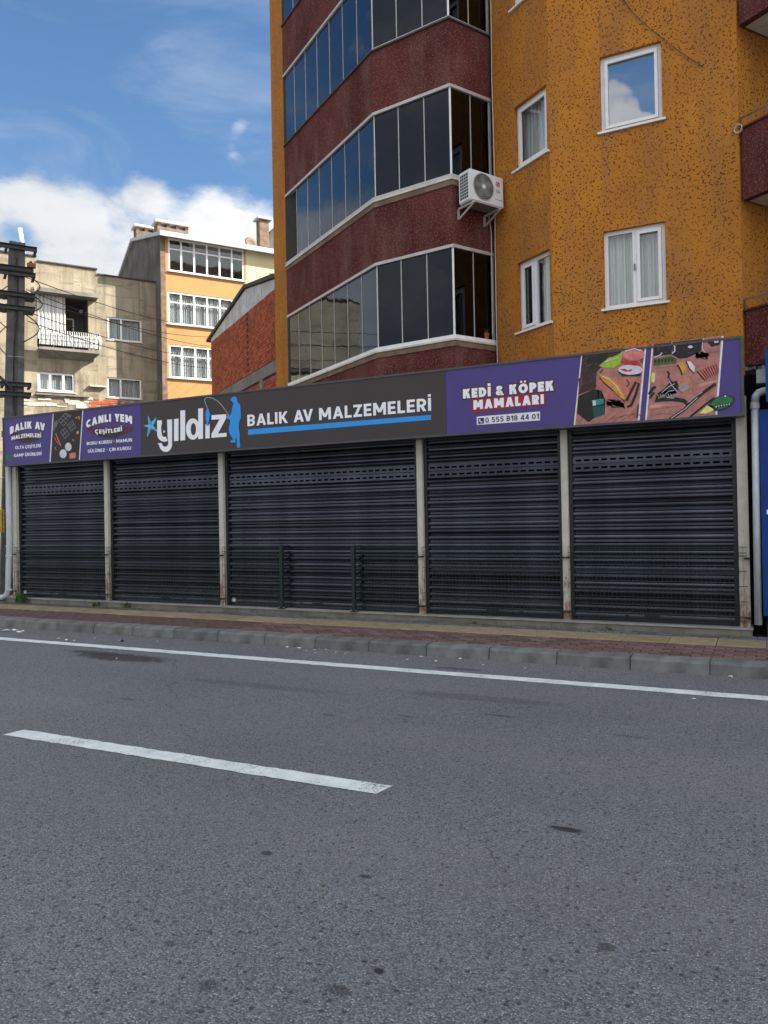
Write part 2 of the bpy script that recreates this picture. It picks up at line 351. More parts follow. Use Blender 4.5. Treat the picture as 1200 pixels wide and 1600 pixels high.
M['grille'] = plain('light_grey_grille', (0.30, 0.29, 0.27), 0.5)
M['lgred'] = plain('crimson_badge', (0.42, 0.012, 0.05), 0.4)
M['badge_grey'] = plain('grey_lettering', (0.14, 0.14, 0.14), 0.5)
M['leaf'] = plain('weed_leaf', (0.055, 0.10, 0.025), 0.7, var=0.4, scale=30, obj=True)
M['drygrass'] = plain('dry_grass', (0.20, 0.16, 0.07), 0.8, var=0.3)
M['paper'] = plain('scrap_paper', (0.62, 0.63, 0.64), 0.8)
M['terracotta'] = plain('terracotta', (0.30, 0.09, 0.05), 0.8)
M['broken'] = plain('chipped_plaster', (0.5, 0.48, 0.42), 0.9)
M['yellow'] = plain('yellow_sign_plate', (0.45, 0.30, 0.02), 0.6)
for nm, cc in dict(p_wood=(172, 116, 108), p_wood2=(148, 92, 88), p_wood3=(192, 140, 130), p_dark2=(82, 64, 60), p_black=(30, 26, 28), p_brown=(58, 40, 38), p_lime=(150, 185, 50), p_red=(190, 40, 55),
                   p_pink=(205, 120, 120), p_gold=(205, 150, 40), p_teal=(40, 140, 135), p_tealdark=(22, 78, 76), p_silver=(165, 165, 172),
                   p_copper=(190, 120, 95), p_green=(44, 110, 62), p_dgreen=(20, 50, 30), p_stripe=(196, 112, 100), p_night=(40, 34, 36), p_box=(104, 98, 112),
                   p_pale=(205, 205, 214), p_cream=(214, 214, 130), p_olive=(70, 96, 50), p_white=(225, 222, 226)).items():
    M[nm] = plain('print_'+nm[2:], lin(*cc), 0.42, var=0.12 if nm in ('p_white', 'p_pale') else 0.22, scale=12, spec=0.4)

# ------------------------------------------------------------------ mesh helpers
class Fr:                       # local frame: s along the wall, o outwards, z up
    def __init__(s, O, d, n):
        s.O = Vector((O[0], O[1], 0)); s.d = Vector((d[0], d[1], 0)).normalized(); s.n = Vector((n[0], n[1], 0)).normalized()
    def P(s, a, o, z): return s.O + s.d*a + s.n*o + Vector((0, 0, z))
WF = Fr((0, 0), (1, 0), (0, -1))
def cw(r, f, z=0): return Vector((r*math.cos(YAW)-f*math.sin(YAW), r*math.sin(YAW)+f*math.cos(YAW), z))
def frame2(a, b):               # frame from two ground points, outward side faces the road
    A, B = cw(*a), cw(*b); d = (B-A).normalized(); n = Vector((d.y, -d.x, 0))
    if n.dot(EYE-A) < 0: n = -n
    f = Fr(A, d, n); f.len = (B-A).length
    return f
def ray(x, y): return (_f*1200 + (x-600)*R2 - (y-800)*U2)
def at(x, y, Y):                # the place point seen at (x, y) on the upright plane at depth Y
    d = ray(x, y); return EYE + d*(Y/d.y)
def atf(x, y, fr, o=0):         # (s, z) on a wall frame
    d = ray(x, y); p = fr.P(0, o, 0); t = (p-EYE).dot(fr.n)/d.dot(fr.n); q = EYE+d*t
    return (q-fr.O).dot(fr.d), q.z

class MB:
    def __init__(s): s.v = []; s.f = []
    def add(s, vs, fs):
        k = len(s.v); s.v += [tuple(v) for v in vs]; s.f += [tuple(i+k for i in f) for f in fs]; return s
    def box(s, x0, x1, y0, y1, z0, z1): return s.fb(Fr((0, 0), (1, 0), (0, 1)), x0, x1, y0, y1, z0, z1)
    def fb(s, F, a0, a1, o0, o1, z0, z1):
        vs = [F.P(a, o, z) for z in (z0, z1) for o in (o0, o1) for a in (a0, a1)]
        return s.add(vs, [(0, 2, 3, 1), (4, 5, 7, 6), (0, 1, 5, 4), (1, 3, 7, 5), (3, 2, 6, 7), (2, 0, 4, 6)])
    def quad(s, *p): return s.add(p, [tuple(range(len(p)))])
    def prism(s, pts, z0, z1):
        n = len(pts)
        vs = [(p[0], p[1], z0) for p in pts]+[(p[0], p[1], z1) for p in pts]
        return s.add(vs, [tuple(range(n))[::-1], tuple(range(n, 2*n))]+[(i, (i+1) % n, n+(i+1) % n, n+i) for i in range(n)])
    def plate(s, F, pts, o0, o1):   # outline given in (s, z), thick from o0 to o1
        n = len(pts)
        vs = [F.P(p[0], o0, p[1]) for p in pts]+[F.P(p[0], o1, p[1]) for p in pts]
        return s.add(vs, [tuple(range(n))[::-1], tuple(range(n, 2*n))]+[(i, (i+1) % n, n+(i+1) % n, n+i) for i in range(n)])
    def tube(s, pts, r, k=8, r1=None):
        pts = [Vector(p) for p in pts]; n = len(pts); rings = []
        up0 = None
        for i, p in enumerate(pts):
            t = (pts[min(i+1, n-1)]-pts[max(i-1, 0)]).normalized()
            if up0 is None:
                up0 = t.orthogonal().normalized()
            a = (up0 - t*up0.dot(t)).normalized(); up0 = a; b = t.cross(a)
            rr = r if r1 is None else r+(r1-r)*i/(n-1)
            rings.append([p+(a*math.cos(2*math.pi*j/k)+b*math.sin(2*math.pi*j/k))*rr for j in range(k)])
        vs = [v for rg in rings for v in rg]; fs = []
        for i in range(n-1):
            for j in range(k): fs.append((i*k+j, i*k+(j+1) % k, (i+1)*k+(j+1) % k, (i+1)*k+j))
        fs += [tuple(range(k))[::-1], tuple(range((n-1)*k, n*k))]
        return s.add(vs, fs)
    def lathe(s, c, ax, prof, k=16):    # prof: (distance along axis, radius)
        c = Vector(c); ax = Vector(ax).normalized(); a = ax.orthogonal().normalized(); b = ax.cross(a)
        vs = [c+ax*h+(a*math.cos(2*math.pi*j/k)+b*math.sin(2*math.pi*j/k))*r for h, r in prof for j in range(k)]
        fs = [(i*k+j, i*k+(j+1) % k, (i+1)*k+(j+1) % k, (i+1)*k+j) for i in range(len(prof)-1) for j in range(k)]
        fs += [tuple(range(k))[::-1], tuple(range((len(prof)-1)*k, len(prof)*k))]
        return s.add(vs, fs)
    def mesh(s, name, m, smooth=False):
        me = bpy.data.meshes.new(name); me.from_pydata(s.v, [], s.f)
        bm = bmesh.new(); bm.from_mesh(me); bmesh.ops.recalc_face_normals(bm, faces=bm.faces)
        uvl = bm.loops.layers.uv.new('metres')
        for f in bm.faces:
            n = f.normal
            if abs(n.z) > 0.75: a, b = Vector((1, 0, 0)), Vector((0, 1, 0))
            else: a = Vector((-n.y, n.x, 0)).normalized(); b = Vector((0, 0, 1))
            for l in f.loops: l[uvl].uv = (l.vert.co.dot(a), l.vert.co.dot(b))
            f.smooth = smooth
        bm.to_mesh(me); bm.free(); me.materials.append(M[m] if isinstance(m, str) else m)
        return me
    def build(s, name, m, parent=None, smooth=False, **kw):
        return link(name, s.mesh(name, m, smooth), parent, **kw)
WL = {}
def link(name, me, parent=None, loc=(0, 0, 0), label=None, cat=None, group=None, kind=None, rot=0):
    o = bpy.data.objects.new(name, me); COL.objects.link(o)
    loc = Vector(loc); WL[o.name] = loc
    if parent: o.parent = parent; o.location = loc-WL[parent.name]
    else: o.location = loc
    if rot: o.rotation_euler = (0, 0, rot)
    for k, v in (('label', label), ('category', cat), ('group', group), ('kind', kind)):
        if v: o[k] = v
    return o
def thing(name, label, cat, loc=(0, 0, 0), group=None):
    return link(name, None, None, loc, label, cat, group)
# NB children of a thing hold world coordinates minus nothing: their own loc is given in the world
def child(parent): return dict(parent=parent)

def wall(mb, F, s0, s1, z0, z1, holes, depth=0.14):
    """a wall skin with openings (s0,s1,z0,z1) and their reveals"""
    ss = sorted({s0, s1, *[h[0] for h in holes], *[h[1] for h in holes]}); zs = sorted({z0, z1, *[h[2] for h in holes], *[h[3] for h in holes]})
    for a, b in zip(ss, ss[1:]):
        for c, d in zip(zs, zs[1:]):
            if any(h[0] <= a+1e-6 and h[1] >= b-1e-6 and h[2] <= c+1e-6 and h[3] >= d-1e-6 for h in holes): continue
            mb.quad(F.P(a, 0, c), F.P(b, 0, c), F.P(b, 0, d), F.P(a, 0, d))
    for a, b, c, d in holes:
        mb.quad(F.P(a, 0, c), F.P(a, 0, d), F.P(a, -depth, d), F.P(a, -depth, c))
        mb.quad(F.P(b, 0, c), F.P(b, 0, d), F.P(b, -depth, d), F.P(b, -depth, c))
        mb.quad(F.P(a, 0, d), F.P(b, 0, d), F.P(b, -depth, d), F.P(a, -depth, d))
        mb.quad(F.P(a, 0, c), F.P(b, 0, c), F.P(b, -depth, c), F.P(a, -depth, c))

def curtain(mb, F, a, b, z0, z1, o, amp=0.025, pitch=0.11):
    n = max(4, int((b-a)/pitch*4)); 
    for i in range(n):
        sa, sb = a+(b-a)*i/n, a+(b-a)*(i+1)/n
        oa, ob = o+amp*math.sin(sa/pitch*6.283), o+amp*math.sin(sb/pitch*6.283)
        mb.quad(F.P(sa, oa, z0), F.P(sb, ob, z0), F.P(sb, ob, z1), F.P(sa, oa, z1))

def window(F, a, b, z0, z1, parent, mull=(), tr=(), rec=0.09, fw=0.06, gl='glass', sill=0.04, sash=(), cur='curtain', fm='pvc', back=True, curs=None, handle=False, sillm='pvc', name='window'):
    """white framed window set back in its opening; frame is the part, pane, sill and curtain are its sub-parts"""
    mb = MB(); o0, o1 = -rec-0.05, -rec
    mb.fb(F, a, a+fw, o0, o1, z0, z1); mb.fb(F, b-fw, b, o0, o1, z0, z1)
    mb.fb(F, a+fw, b-fw, o0, o1, z0, z0+fw); mb.fb(F, a+fw, b-fw, o0, o1, z1-fw, z1)
    xs = [a+fw]; 
    for mm in mull:
        mb.fb(F, mm-fw*0.5, mm+fw*0.5, o0+.002, o1+.002, z0+fw, z1-fw)
    cuts = [a+fw*.5, *mull, b-fw*.5]
    for t in tr:
        for i in range(len(cuts)-1):
            mb.fb(F, cuts[i]+fw*.5, cuts[i+1]-fw*.5, o0+.003, o1+.001, t-fw*.35, t+fw*.35)
    for i in sash:               # an opening sash: a second, proud frame
        l, r = cuts[i]+fw*.5+.004, cuts[i+1]-fw*.5-.004; q = fw*.8; bz, tz = z0+fw+.004, z1-fw-.004
        mb.fb(F, l, l+q, o1-.01, o1+.022, bz, tz); mb.fb(F, r-q, r, o1-.01, o1+.022, bz, tz)
        mb.fb(F, l+q, r-q, o1-.01, o1+.022, bz, bz+q); mb.fb(F, l+q, r-q, o1-.01, o1+.022, tz-q, tz)
    wd = mb.build(name, fm, parent)
    zc = [z0+fw*.5, *tr, z1-fw*.5]
    for i in range(len(cuts)-1):
        for j in range(len(zc)-1):
            MB().fb(F, cuts[i]+.01, cuts[i+1]-.01, o0+.018, o0+.024, zc[j]+.01, zc[j+1]-.01).build('pane', gl, wd)
    if sill: MB().fb(F, a-0.05, b+0.05, -rec-.03, sill, z0-0.035, z0-0.002).build('sill', sillm, wd)
    if cur:
        for (ca, cb) in (curs or [(a, b)]):
            c = MB(); curtain(c, F, ca, cb, z0, z1, -rec-0.16); c.build('curtain', cur, wd)
    if handle: 
        hm = cuts[1]; MB().fb(F, hm-.012, hm+.012, o1+.024, o1+.045, (z0+z1)/2-.06, (z0+z1)/2+.04).build('handle', 'badge_grey', wd)
    return wd

# lettering ----------------------------------------------------------
def glyph(ch, t, g=0.0):
    """bold geometric capital: (width, outlines) for cap height 1, pen width t, swollen by g"""
    h = t/2; out = []
    def R(x0, y0, x1, y1): out.append([(x0-g, y0-g), (x1+g, y0-g), (x1+g, y1+g), (x0-g, y1+g)])
    def D(x0, y0, x1, y1):
        k = (x1-x0)/(y1-y0); w_ = t*math.sqrt(1+k*k)/2+g*math.sqrt(1+k*k); s_ = 1 if y1 > y0 else -1
        a, b = y0-g*s_, y1+g*s_; xa, xb = x0-k*g*s_, x1+k*g*s_
        out.append([(xa-w_, a), (xa+w_, a), (xb+w_, b), (xb-w_, b)])
    def B(cx, cy, rx, ry, a0, a1, n=14):
        o_ = [(cx+(rx+h+g)*math.cos(rad(a0+(a1-a0)*i/n)), cy+(ry+h+g)*math.sin(rad(a0+(a1-a0)*i/n))) for i in range(n+1)]
        ri, rj = max(rx-h-g, .004), max(ry-h-g, .004)
        i_ = [(cx+ri*math.cos(rad(a0+(a1-a0)*i/n)), cy+rj*math.sin(rad(a0+(a1-a0)*i/n))) for i in range(n+1)]
        for q in range(n): out.append([o_[q], o_[q+1], i_[q+1], i_[q]])
    r4 = (1-t)/4; mid = .5; w = .62
    dots = {'İ': 'I', 'Ö': 'O', 'Ü': 'U', 'Ç': 'C', 'Ş': 'S'}
    b = dots.get(ch, ch)
    if b == 'I': w = t; R(0, 0, t, 1)
    elif b == 'L': w = .52; R(0, 0, t, 1); R(t, 0, w, t)
    elif b in 'EF':
        w = .56; R(0, 0, t, 1); R(t, 1-t, w, 1); R(t, .5-h, w*.93, .5+h)
        if b == 'E': R(t, 0, w, t)
    elif b == 'T': w = .64; R(0, 1-t, w, 1); R(w/2-h, 0, w/2+h, 1-t)
    elif b == 'Z': w = .64; R(0, 1-t, w, 1); R(0, 0, w, t); D(t*.75, t*.5, w-t*.75, 1-t*.5)
    elif b == 'N': w = .74; R(0, 0, t, 1); R(w-t, 0, w, 1); D(h*1.3, 1, w-h*1.3, 0)
    elif b == 'M': w = .92; R(0, 0, t, 1); R(w-t, 0, w, 1); D(h*1.2, 1, w/2, .22); D(w-h*1.2, 1, w/2, .22)
    elif b == 'A': w = .82; D(h*1.15, 0, w/2, 1); D(w-h*1.15, 0, w/2, 1); R(w*.25, .2, w*.75, .2+t*.9)
    elif b == 'V': w = .80; D(h*1.15, 1, w/2, 0); D(w-h*1.15, 1, w/2, 0)
    elif b == 'Y': w = .74; D(h*1.25, 1, w/2, .38); D(w-h*1.25, 1, w/2, .38); R(w/2-h, 0, w/2+h, .46)
    elif b == 'K': w = .72; R(0, 0, t, 1); D(t*.9, .36, w-h*1.3, 1); D(t*1.5, .52, w-h*1.2, 0)
    elif b in 'PR':
        w = .64; R(0, 0, t, 1); ry = (1-t)*.29; cy = 1-h-ry; cx = w-h-ry*.95; R(t, 1-t, cx, 1); R(t, cy-ry-h, cx, cy-ry+h); B(cx, cy, ry*.95, ry, 90, -90)
        if b == 'R': D(w*.52, cy-ry, w-h*1.1, 0)
    elif b == 'B':
        w = .64; R(0, 0, t, 1); 
        for cy in (1-h-r4, h+r4): cx = w-h-r4*1.0; R(t, cy+r4-h, cx, cy+r4+h); B(cx, cy, r4*1.0, r4, 90, -90)
        R(t, 0, cx, t)
    elif b == 'D': w = .72; R(0, 0, t, 1); R(t, 1-t, .3, 1); R(t, 0, .3, t); B(.3, .5, w-.3-h, .5-h, 90, -90, 18)
    elif b == 'O': w = .86; B(w/2, .5, w/2-h, .5-h, 0, 360, 30)
    elif b == '0': w = .60; B(w/2, .5, w/2-h, .5-h, 0, 360, 26)
    elif b == 'C': w = .76; B(w*.53, .5, w*.53-h, .5-h, 48, 312, 24)
    elif b == 'G': w = .80; B(w*.5, .5, w*.5-h, .5-h, 45, 345, 26); R(w*.55, .5-h*.8, w, .5+h*.8)
    elif b == 'U': w = .72; R(0, w/2, t, 1); R(w-t, w/2, w, 1); B(w/2, w/2, w/2-h, w/2-h, 180, 360, 18)
    elif b == 'S': w = .60; B(w/2, 1-h-r4, w/2-h, r4, 25, 270, 18); B(w/2, h+r4, w/2-h, r4, 90, -155, 18)
    elif b == '8': w = .60; B(w/2, 1-h-r4, w/2-h*1.2, r4, 0, 360, 22); B(w/2, h+r4, w/2-h, r4, 0, 360, 22)
    elif b == '5': w = .58; R(t*.3, 1-t, w*.94, 1); R(t*.3, .48, t*1.25, 1-t); B(w/2, .33, w/2-h, .33-h, 118, -150, 20)
    elif b == '4': w = .62; R(0, .20, w, .20+t*.95); R(w*.6, 0, w*.6+t, 1); D(h*1.1, .24, w*.68, 1)
    elif b == '1': w = .38; R(w-t, 0, w, 1); D(h, .68, w-t*.6, 1)
    elif b == '-': w = .34; R(0, .5-h*.8, w, .5+h*.8)
    elif b == '&':
        w = .80; B(w*.42, .77, .15, .23-h, 0, 360, 20); B(w*.40, .28, w*.40-h, .28-h, 60, 395, 22); D(w*.30, .66, w-h*1.3, 0)
    if ch == 'İ': R(0, 1.10, t, 1.10+t*.9)
    if ch in 'ÖÜ': q = min(t*.9, .19); R(w*.5-.08-q, 1.09, w*.5-.08, 1.09+q); R(w*.5+.08, 1.09, w*.5+.08+q, 1.09+q)
    if ch in 'ÇŞ': R(w*.48, -.09, w*.48+t*.55, 0.02); B(w*.5, -.15, .07, .07, 80, -110, 8)
    return w, out
def text_mesh(txt, F, s0, s1, z0, cap, o0, thick, m, parent, bold=0.2, arch=0.0, name='lettering', grow=0.0, gap=.13):
    """one line of lettering on a wall frame, from s0 to s1, cap height cap, baseline z0, bowed up by arch"""
    x = 0; polys = []; wi = 0; prev = ''
    kern = {'AV': -.20, 'VA': -.20, 'CA': -.08, 'KA': -.08, 'AK': -.02, 'PA': -.1, 'AL': -.03, 'YE': -.08, 'LA': .0, 'RA': -.04, 'KO': -.04, 'AR': -.03}
    for ch in txt:
        if ch == ' ': x += .34; wi += 1; prev = ''; continue
        x += kern.get(prev+ch, 0); prev = ch
        w_, pl_ = glyph(ch, bold, grow); polys += [(wi, [(px_+x, py_) for px_, py_ in q]) for q in pl_]; x += w_+gap
    W = x-gap; mb = MB(); last = 0
    for i, (wj, q) in enumerate(polys):
        if wj != last: mb.build(name, m, parent); mb = MB(); last = wj
        if len(q) == 4 and (max(p[0] for p in q)-min(p[0] for p in q)) > 3: pass
        pts_ = []
        for px_, py_ in q:
            t_ = px_/W; pts_.append((s0+(s1-s0)*t_, z0+py_*cap+arch*(1-(2*t_-1)**2)))
        mb.plate(F, pts_, o0, o0+thick+(i % 7)*.00003)
    return mb.build(name, m, parent)
def stroke_pts(pts, wd):
    """outline of a thick pen line through pts (2-D)"""
    pts = [Vector((p[0], p[1])) for p in pts]; L, Rr = [], []
    for i, p in enumerate(pts):
        t = (pts[min(i+1, len(pts)-1)]-pts[max(i-1, 0)]).normalized(); nn = Vector((-t.y, t.x))*wd/2
        L.append(p+nn); Rr.append(p-nn)
    return [tuple(q) for q in L+Rr[::-1]]
def arc(cx, cy, rx, ry, a0, a1, n=14):
    return [(cx+rx*math.cos(rad(a0+(a1-a0)*i/n)), cy+ry*math.sin(rad(a0+(a1-a0)*i/n))) for i in range(n+1)]

# ================================================================== SETTING
MB().quad((-400, -400, -0.03), (400, -400, -0.03), (400, 400, -0.03), (-400, 400, -0.03)).build('ground', 'ground', kind='structure')
road = MB().quad((-160, -6, 0), (120, -6, 0), (120, 8.14, 0), (-160, 8.14, 0)).build('road', 'asphalt', kind='structure')
def strip(name, x0, x1, y0, y1, z, jag=0.008, seg=0.12, skew=0.0):
    mb = MB(); n = max(2, int((x1-x0)/seg)); rr = random.Random(3); pts = []
    lo = [(x0+(x1-x0)*i/n, y0+rr.uniform(-jag, jag), z) for i in range(n+1)]
    hi = [(x0+skew+(x1-x0)*i/n, y1+rr.uniform(-jag, jag), z) for i in range(n+1)]
    k = [rr.uniform(-.03, .02) for _ in range(2)]
    for i in range(n): mb.quad(lo[i], lo[i+1], hi[i+1], hi[i])
    return mb.build(name, 'paint', road)
strip('edge_line', -60, 30, 7.19, 7.36, 0.004)
strip('lane_line', -5.22, -2.04, 3.95, 4.11, 0.004, 0.006, 0.06, 0.03)
for k in (-16.0, -10.6, 3.4, 8.8): strip('lane_line', k, k+3.1, 3.95, 4.11, 0.004)

# kerb
kerb = MB().box(-40, 20, 8.17, 8.33, -0.02, 0.06).build('kerb', 'joint', kind='structure')
km = MB(); L = 0.745
prof = [(-.055, 0.0), (-.035, 0.105), (-.02, 0.123), (0, 0.130), (.175, 0.132), (.175, 0.0)]
vs = [(x, y, z) for x in (0.002, L-0.002) for y, z in prof]; np_ = len(prof)
km.add(vs, [tuple(range(np_)), tuple(range(np_, 2*np_))[::-1]]+[(i, (i+1) % np_, np_+(i+1) % np_, np_+i) for i in range(np_)])
kme = km.mesh('kerb_stone', 'kerb')
for k in range(-26, 6):
    o = link('kerb_stone', kme, kerb, (-0.5+0.75*k+random.uniform(-.003, .003), 8.17+random.uniform(-.005, .004), random.uniform(-.003, .003)))
    o.rotation_euler = (random.uniform(-.012, .012), random.uniform(-.004, .004), random.uniform(-.004, .004))
# pavement bed, then stones
pav = MB().box(-40, 20, 8.347, 12, -0.02, 0.112).build('pavement', 'joint', kind='structure')
def stone(x, y, h=0.016, ch=0.006):
    return MB().add([(0, 0, 0), (x, 0, 0), (x, y, 0), (0, y, 0), (0, 0, h-ch), (x, 0, h-ch), (x, y, h-ch), (0, y, h-ch), (ch, ch, h), (x-ch, ch, h), (x-ch, y-ch, h), (ch, y-ch, h)],
        [(0, 1, 5, 4), (1, 2, 6, 5), (2, 3, 7, 6), (3, 0, 4, 7), (4, 5, 9, 8), (5, 6, 10, 9), (6, 7, 11, 10), (7, 4, 8, 11), (8, 9, 10, 11)])
def pave(name, m, x0, x1, xi, y0, rows, lx, ly, gap, stagger=True):
    ms = stone(lx-gap, ly-gap); me = ms.mesh(name, m); far = MB()
    for r in range(rows):
        x = x0-(lx/2 if (r % 2 and stagger) else 0)
        while x < x1:
            z = 0.113+random.uniform(-.003, .004); p = (x+gap/2+random.uniform(-.002, .002), y0+r*ly+gap/2, z)
            if x >= xi and x < 0.3:
                o = link(name, me, pav, p); o.rotation_euler = (random.uniform(-.012, .012), random.uniform(-.012, .012), random.uniform(-.01, .01))
            else: far.add([Vector(v)+Vector(p) for v in ms.v], ms.f)
            x += lx
    far.build('far_'+name+'s', m, pav, kind='stuff')
pave('red_paver', 'paver_red', -16.5, 6, -6.6, 8.357, 7, 0.2, 0.1095, 0.009)
pave('grey_paver', 'paver_grey', -16.5, 6, -9.6, 9.635, 3, 0.2, 0.098, 0.014)
sm = stone(0.492, 0.492, 0.02, 0.004)
for i in range(12): sm.fb(Fr((0, 0), (1, 0), (0, 1)), 0.02, 0.472, 0.025+i*0.038, 0.041+i*0.038, 0.0195, 0.0235)
sme = sm.mesh('paving_slab', 'slab')
for k in range(46):
    link('paving_slab', sme, pav, (-19.0+0.5*k+.004, 9.13, 0.112+random.uniform(-.002, .003)))
MB().box(-40, -13.0, 8.35, 9.9, 0.10, 0.135).build('poured_concrete', 'kerb', pav)

# ================================================================== SHOP
YF = 10.0          # front face of the posts
YS = 10.10         # shutter plane
shop = thing('shop_building', 'single storey shop front with five closed charcoal roller shutters along the pavement', 'shop', (-6.5, 11, 0.11))
XR = at(1166.5, 900, YF).x; XL = at(14, 900, YF).x
MB().box(XL-.25, XR+.05, 9.955, 10.4, 0.10, 0.199).build('plinth', 'plinth', shop)
MB().box(XL-.27, XR+.06, 9.94, 10.35, 0.1995, 0.221).build('threshold', 'plinth_top', shop)
MB().box(XL-.1, XR, 9.96, 12.55, 3.28, 3.40).build('roof', 'concrete', shop)
MB().box(XL-.02, XL+.16, 10.22, 12.5, 0.243, 3.279).build('side_wall', 'dark_conc', shop)
MB().box(XR-.15, XR, 10.22, 12.5, 0.243, 3.279).build('side_wall', 'dark', shop)
MB().box(XL, XR, 12.45, 12.5, 0.243, 3.279).build('back_wall', 'dark', shop)
MB().box(XL+.16, XR-.15, 10.36, 12.45, 0.20, 0.219).build('floor', 'dark', shop)
cols = []
for (pl, wd) in ((18.5, 0.12), (163, 0.085), (342, 0.09), (652, 0.085), (877.6, 0.085), (1152.8, 0.115)):
    y = 820
    x = at(pl + (y-800)*0.02, y, YF).x; cols.append((x, x+wd))
    mb = MB().box(x, x+wd, YF, YF+0.10, 0.2212, 2.95); mb.box(x-.015, x+wd+.015, YF-.012, YF+.11, 0.2215, 0.230)
    mb.build('post', 'post', shop)
H0, PITCH_S, NS = 0.240, 0.1, 25
def slat_mesh(x0, x1):
    pr = [(0.006, 0.0), (0.006, 0.022), (-0.012, 0.023), (-0.024, 0.029), (-0.033, 0.041), (-0.036, 0.053), (-0.034, 0.064), (-0.026, 0.077), (-0.012, 0.087), (0.004, 0.093), (0.006, 0.0995)]
    n = len(pr); return MB().add([(x, y, z) for x in (x0, x1) for y, z in pr], [(i, i+1, n+i+1, n+i) for i in range(n-1)]).mesh('slat', 'slat')
def perf_mesh(x0, x1):
    mb = MB().box(x0, x1, -.016, -.010, 0.004, 0.036).box(x0, x1, -.016, -.010, 0.062, 0.094).box(x0, x1, -.006, -.003, .0945, .1035)
    x = x0
    while x < x1: mb.box(x, min(x+.034, x1), -.0158, -.0102, 0.036, 0.062); x += 0.110
    return mb.mesh('perforated_slat', 'slat')
for i in range(5):
    x0, x1 = cols[i][1], cols[i+1][0]
    sh = thing_loc = link('roller_shutter', None, shop, ((x0+x1)/2, YS, 0.25))
    cx = (x0+x1)/2
    mb = MB().box(x0+.002, x0+.05, YS-.045, YS+.03, 0.222, 3.0); mb.build('guide_rail', 'rail', sh)
    mb = MB().box(x1-.05, x1-.002, YS-.045, YS+.03, 0.222, 3.0); mb.build('guide_rail', 'rail', sh)
    MB().box(x0+.052, x1-.052, YS-.03, YS+.01, 0.2225, 0.2395).build('bottom_bar', 'rail', sh)
    sme_, pme = slat_mesh(x0+.052-cx, x1-.052-cx), perf_mesh(x0+.052-cx, x1-.052-cx)
    for k in range(NS):
        pf = k in (NS-6, NS-5)
        o = link('perforated_slat' if pf else 'slat', pme if pf else sme_, sh, (cx, YS+random.uniform(-.004, .004), H0+k*PITCH_S+random.uniform(-.002, .002)))
        if pf: o.rotation_euler = (-.10, 0, 0); continue
        o.rotation_euler = ((.12 if k % 2 else -.03)*random.choice((.3, 1, 1.3))+random.uniform(-.03, .03), random.uniform(-.0006, .0006), 0)
    MB().box(x0+.052, x1-.052, YS-.02, YS+.3, H0+NS*PITCH_S+.012, 3.27).build('shutter_box', 'dark', sh)
    # small lock tag low on the shutter
    if i in (0, 2): MB().box(x0+.10, x0+.17, YS-.040, YS-.033, 0.285, 0.345).build('lock_plate', 'ac_white', sh)
    MB().box(cx-.09, cx+.09, YS-.050, YS-.036, 0.30, 0.315).build('pull_handle', 'rail', sh)
    MB().lathe((cx+(.4 if i % 2 else -.3), YS-.03, .31), (0, -1, 0), [(0, .022), (.012, .022), (.014, .012)], 12).build('lock', 'steel_dark', sh)

# pipe and dark gap beside the shop, blue shop next door
dp = thing('drainpipe', 'grey plastic drainpipe running down beside the right end of the shutters', 'drainpipe', (-0.07, 9.9, 0.13))
p0, p1 = at(1179.5, 625, 9.9), at(1185, 976, 9.9)
mb = MB().tube([p1, p0], 0.042, 12); mb.build('pipe', 'pipe', dp, smooth=True)
el = [p0+Vector((0, 0, -.02)), p0+Vector((.01, .0, .04)), p0+Vector((.04, .01, .08)), p0+Vector((.10, .03, .10)), p0+Vector((.17, .05, .11)), p0+Vector((.20, .06, .15)), p0+Vector((.21, .06, .26))]
MB().tube(el, 0.046, 12).build('elbow', 'pipe', dp, smooth=True)
MB().lathe(p0+Vector((0, 0, -.10)), (0, 0, 1), [(0, .043), (0.0, .052), (.07, .052), (.07, .043)], 12).build('collar', 'pipe', dp)
MB().box(p0.x+.02, p0.x+.24, 9.95, 10.2, p0.z+.20, p0.z+.36).build('hopper_box', 'pipe', dp)
gapw = thing('recess_wall', 'dark recess between cream end post and blue shop, with chipped ledge above', 'wall', (0, 10.6, .13))
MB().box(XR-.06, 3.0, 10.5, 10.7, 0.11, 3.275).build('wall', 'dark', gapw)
mb = MB()
rr = random.Random(5)
for i in range(9): 
    x = XR+.03+i*.045; mb.box(x, x+rr.uniform(.03, .06), 10.0+rr.uniform(0, .1), 10.4, 3.24+rr.uniform(-.02, .03), 3.30)
mb.build('chipped_ledge', 'broken', gapw)
MB().box(XR+.06, .5, 10.0, 10.5, 3.305, 3.36).build('beam', 'red', gapw)
bs = thing('blue_shop', 'blue painted shop front at the right edge beside the grey drainpipe', 'shop', (1.4, 10.4, .13))
xb = at(1189, 780, 9.85).x; xb2 = at(1196, 580, 9.7).x
MB().box(xb, 3.2, 9.85, 10.5, at(1189, 962, 9.85).z, at(1189, 640, 9.85).z).build('front_panel', 'blue_shop', bs)
MB().box(xb2, 3.2, 9.7, 10.5, at(1196, 628, 9.7).z, at(1196, 545, 9.7).z).build('sign_panel', 'blue_shop', bs)
MB().box(xb+.03, 3.2, 10.0, 10.4, 0.12, at(1189, 966, 9.85).z).build('base', 'dark', bs)
MB().plate(WF, arc(at(1200, 800, 9.85).x+.01, at(1200, 800, 9.85).z, .025, .035, 0, 360, 14)[:-1], -9.849, -9.846).build('lettering', 'white_ink', bs)

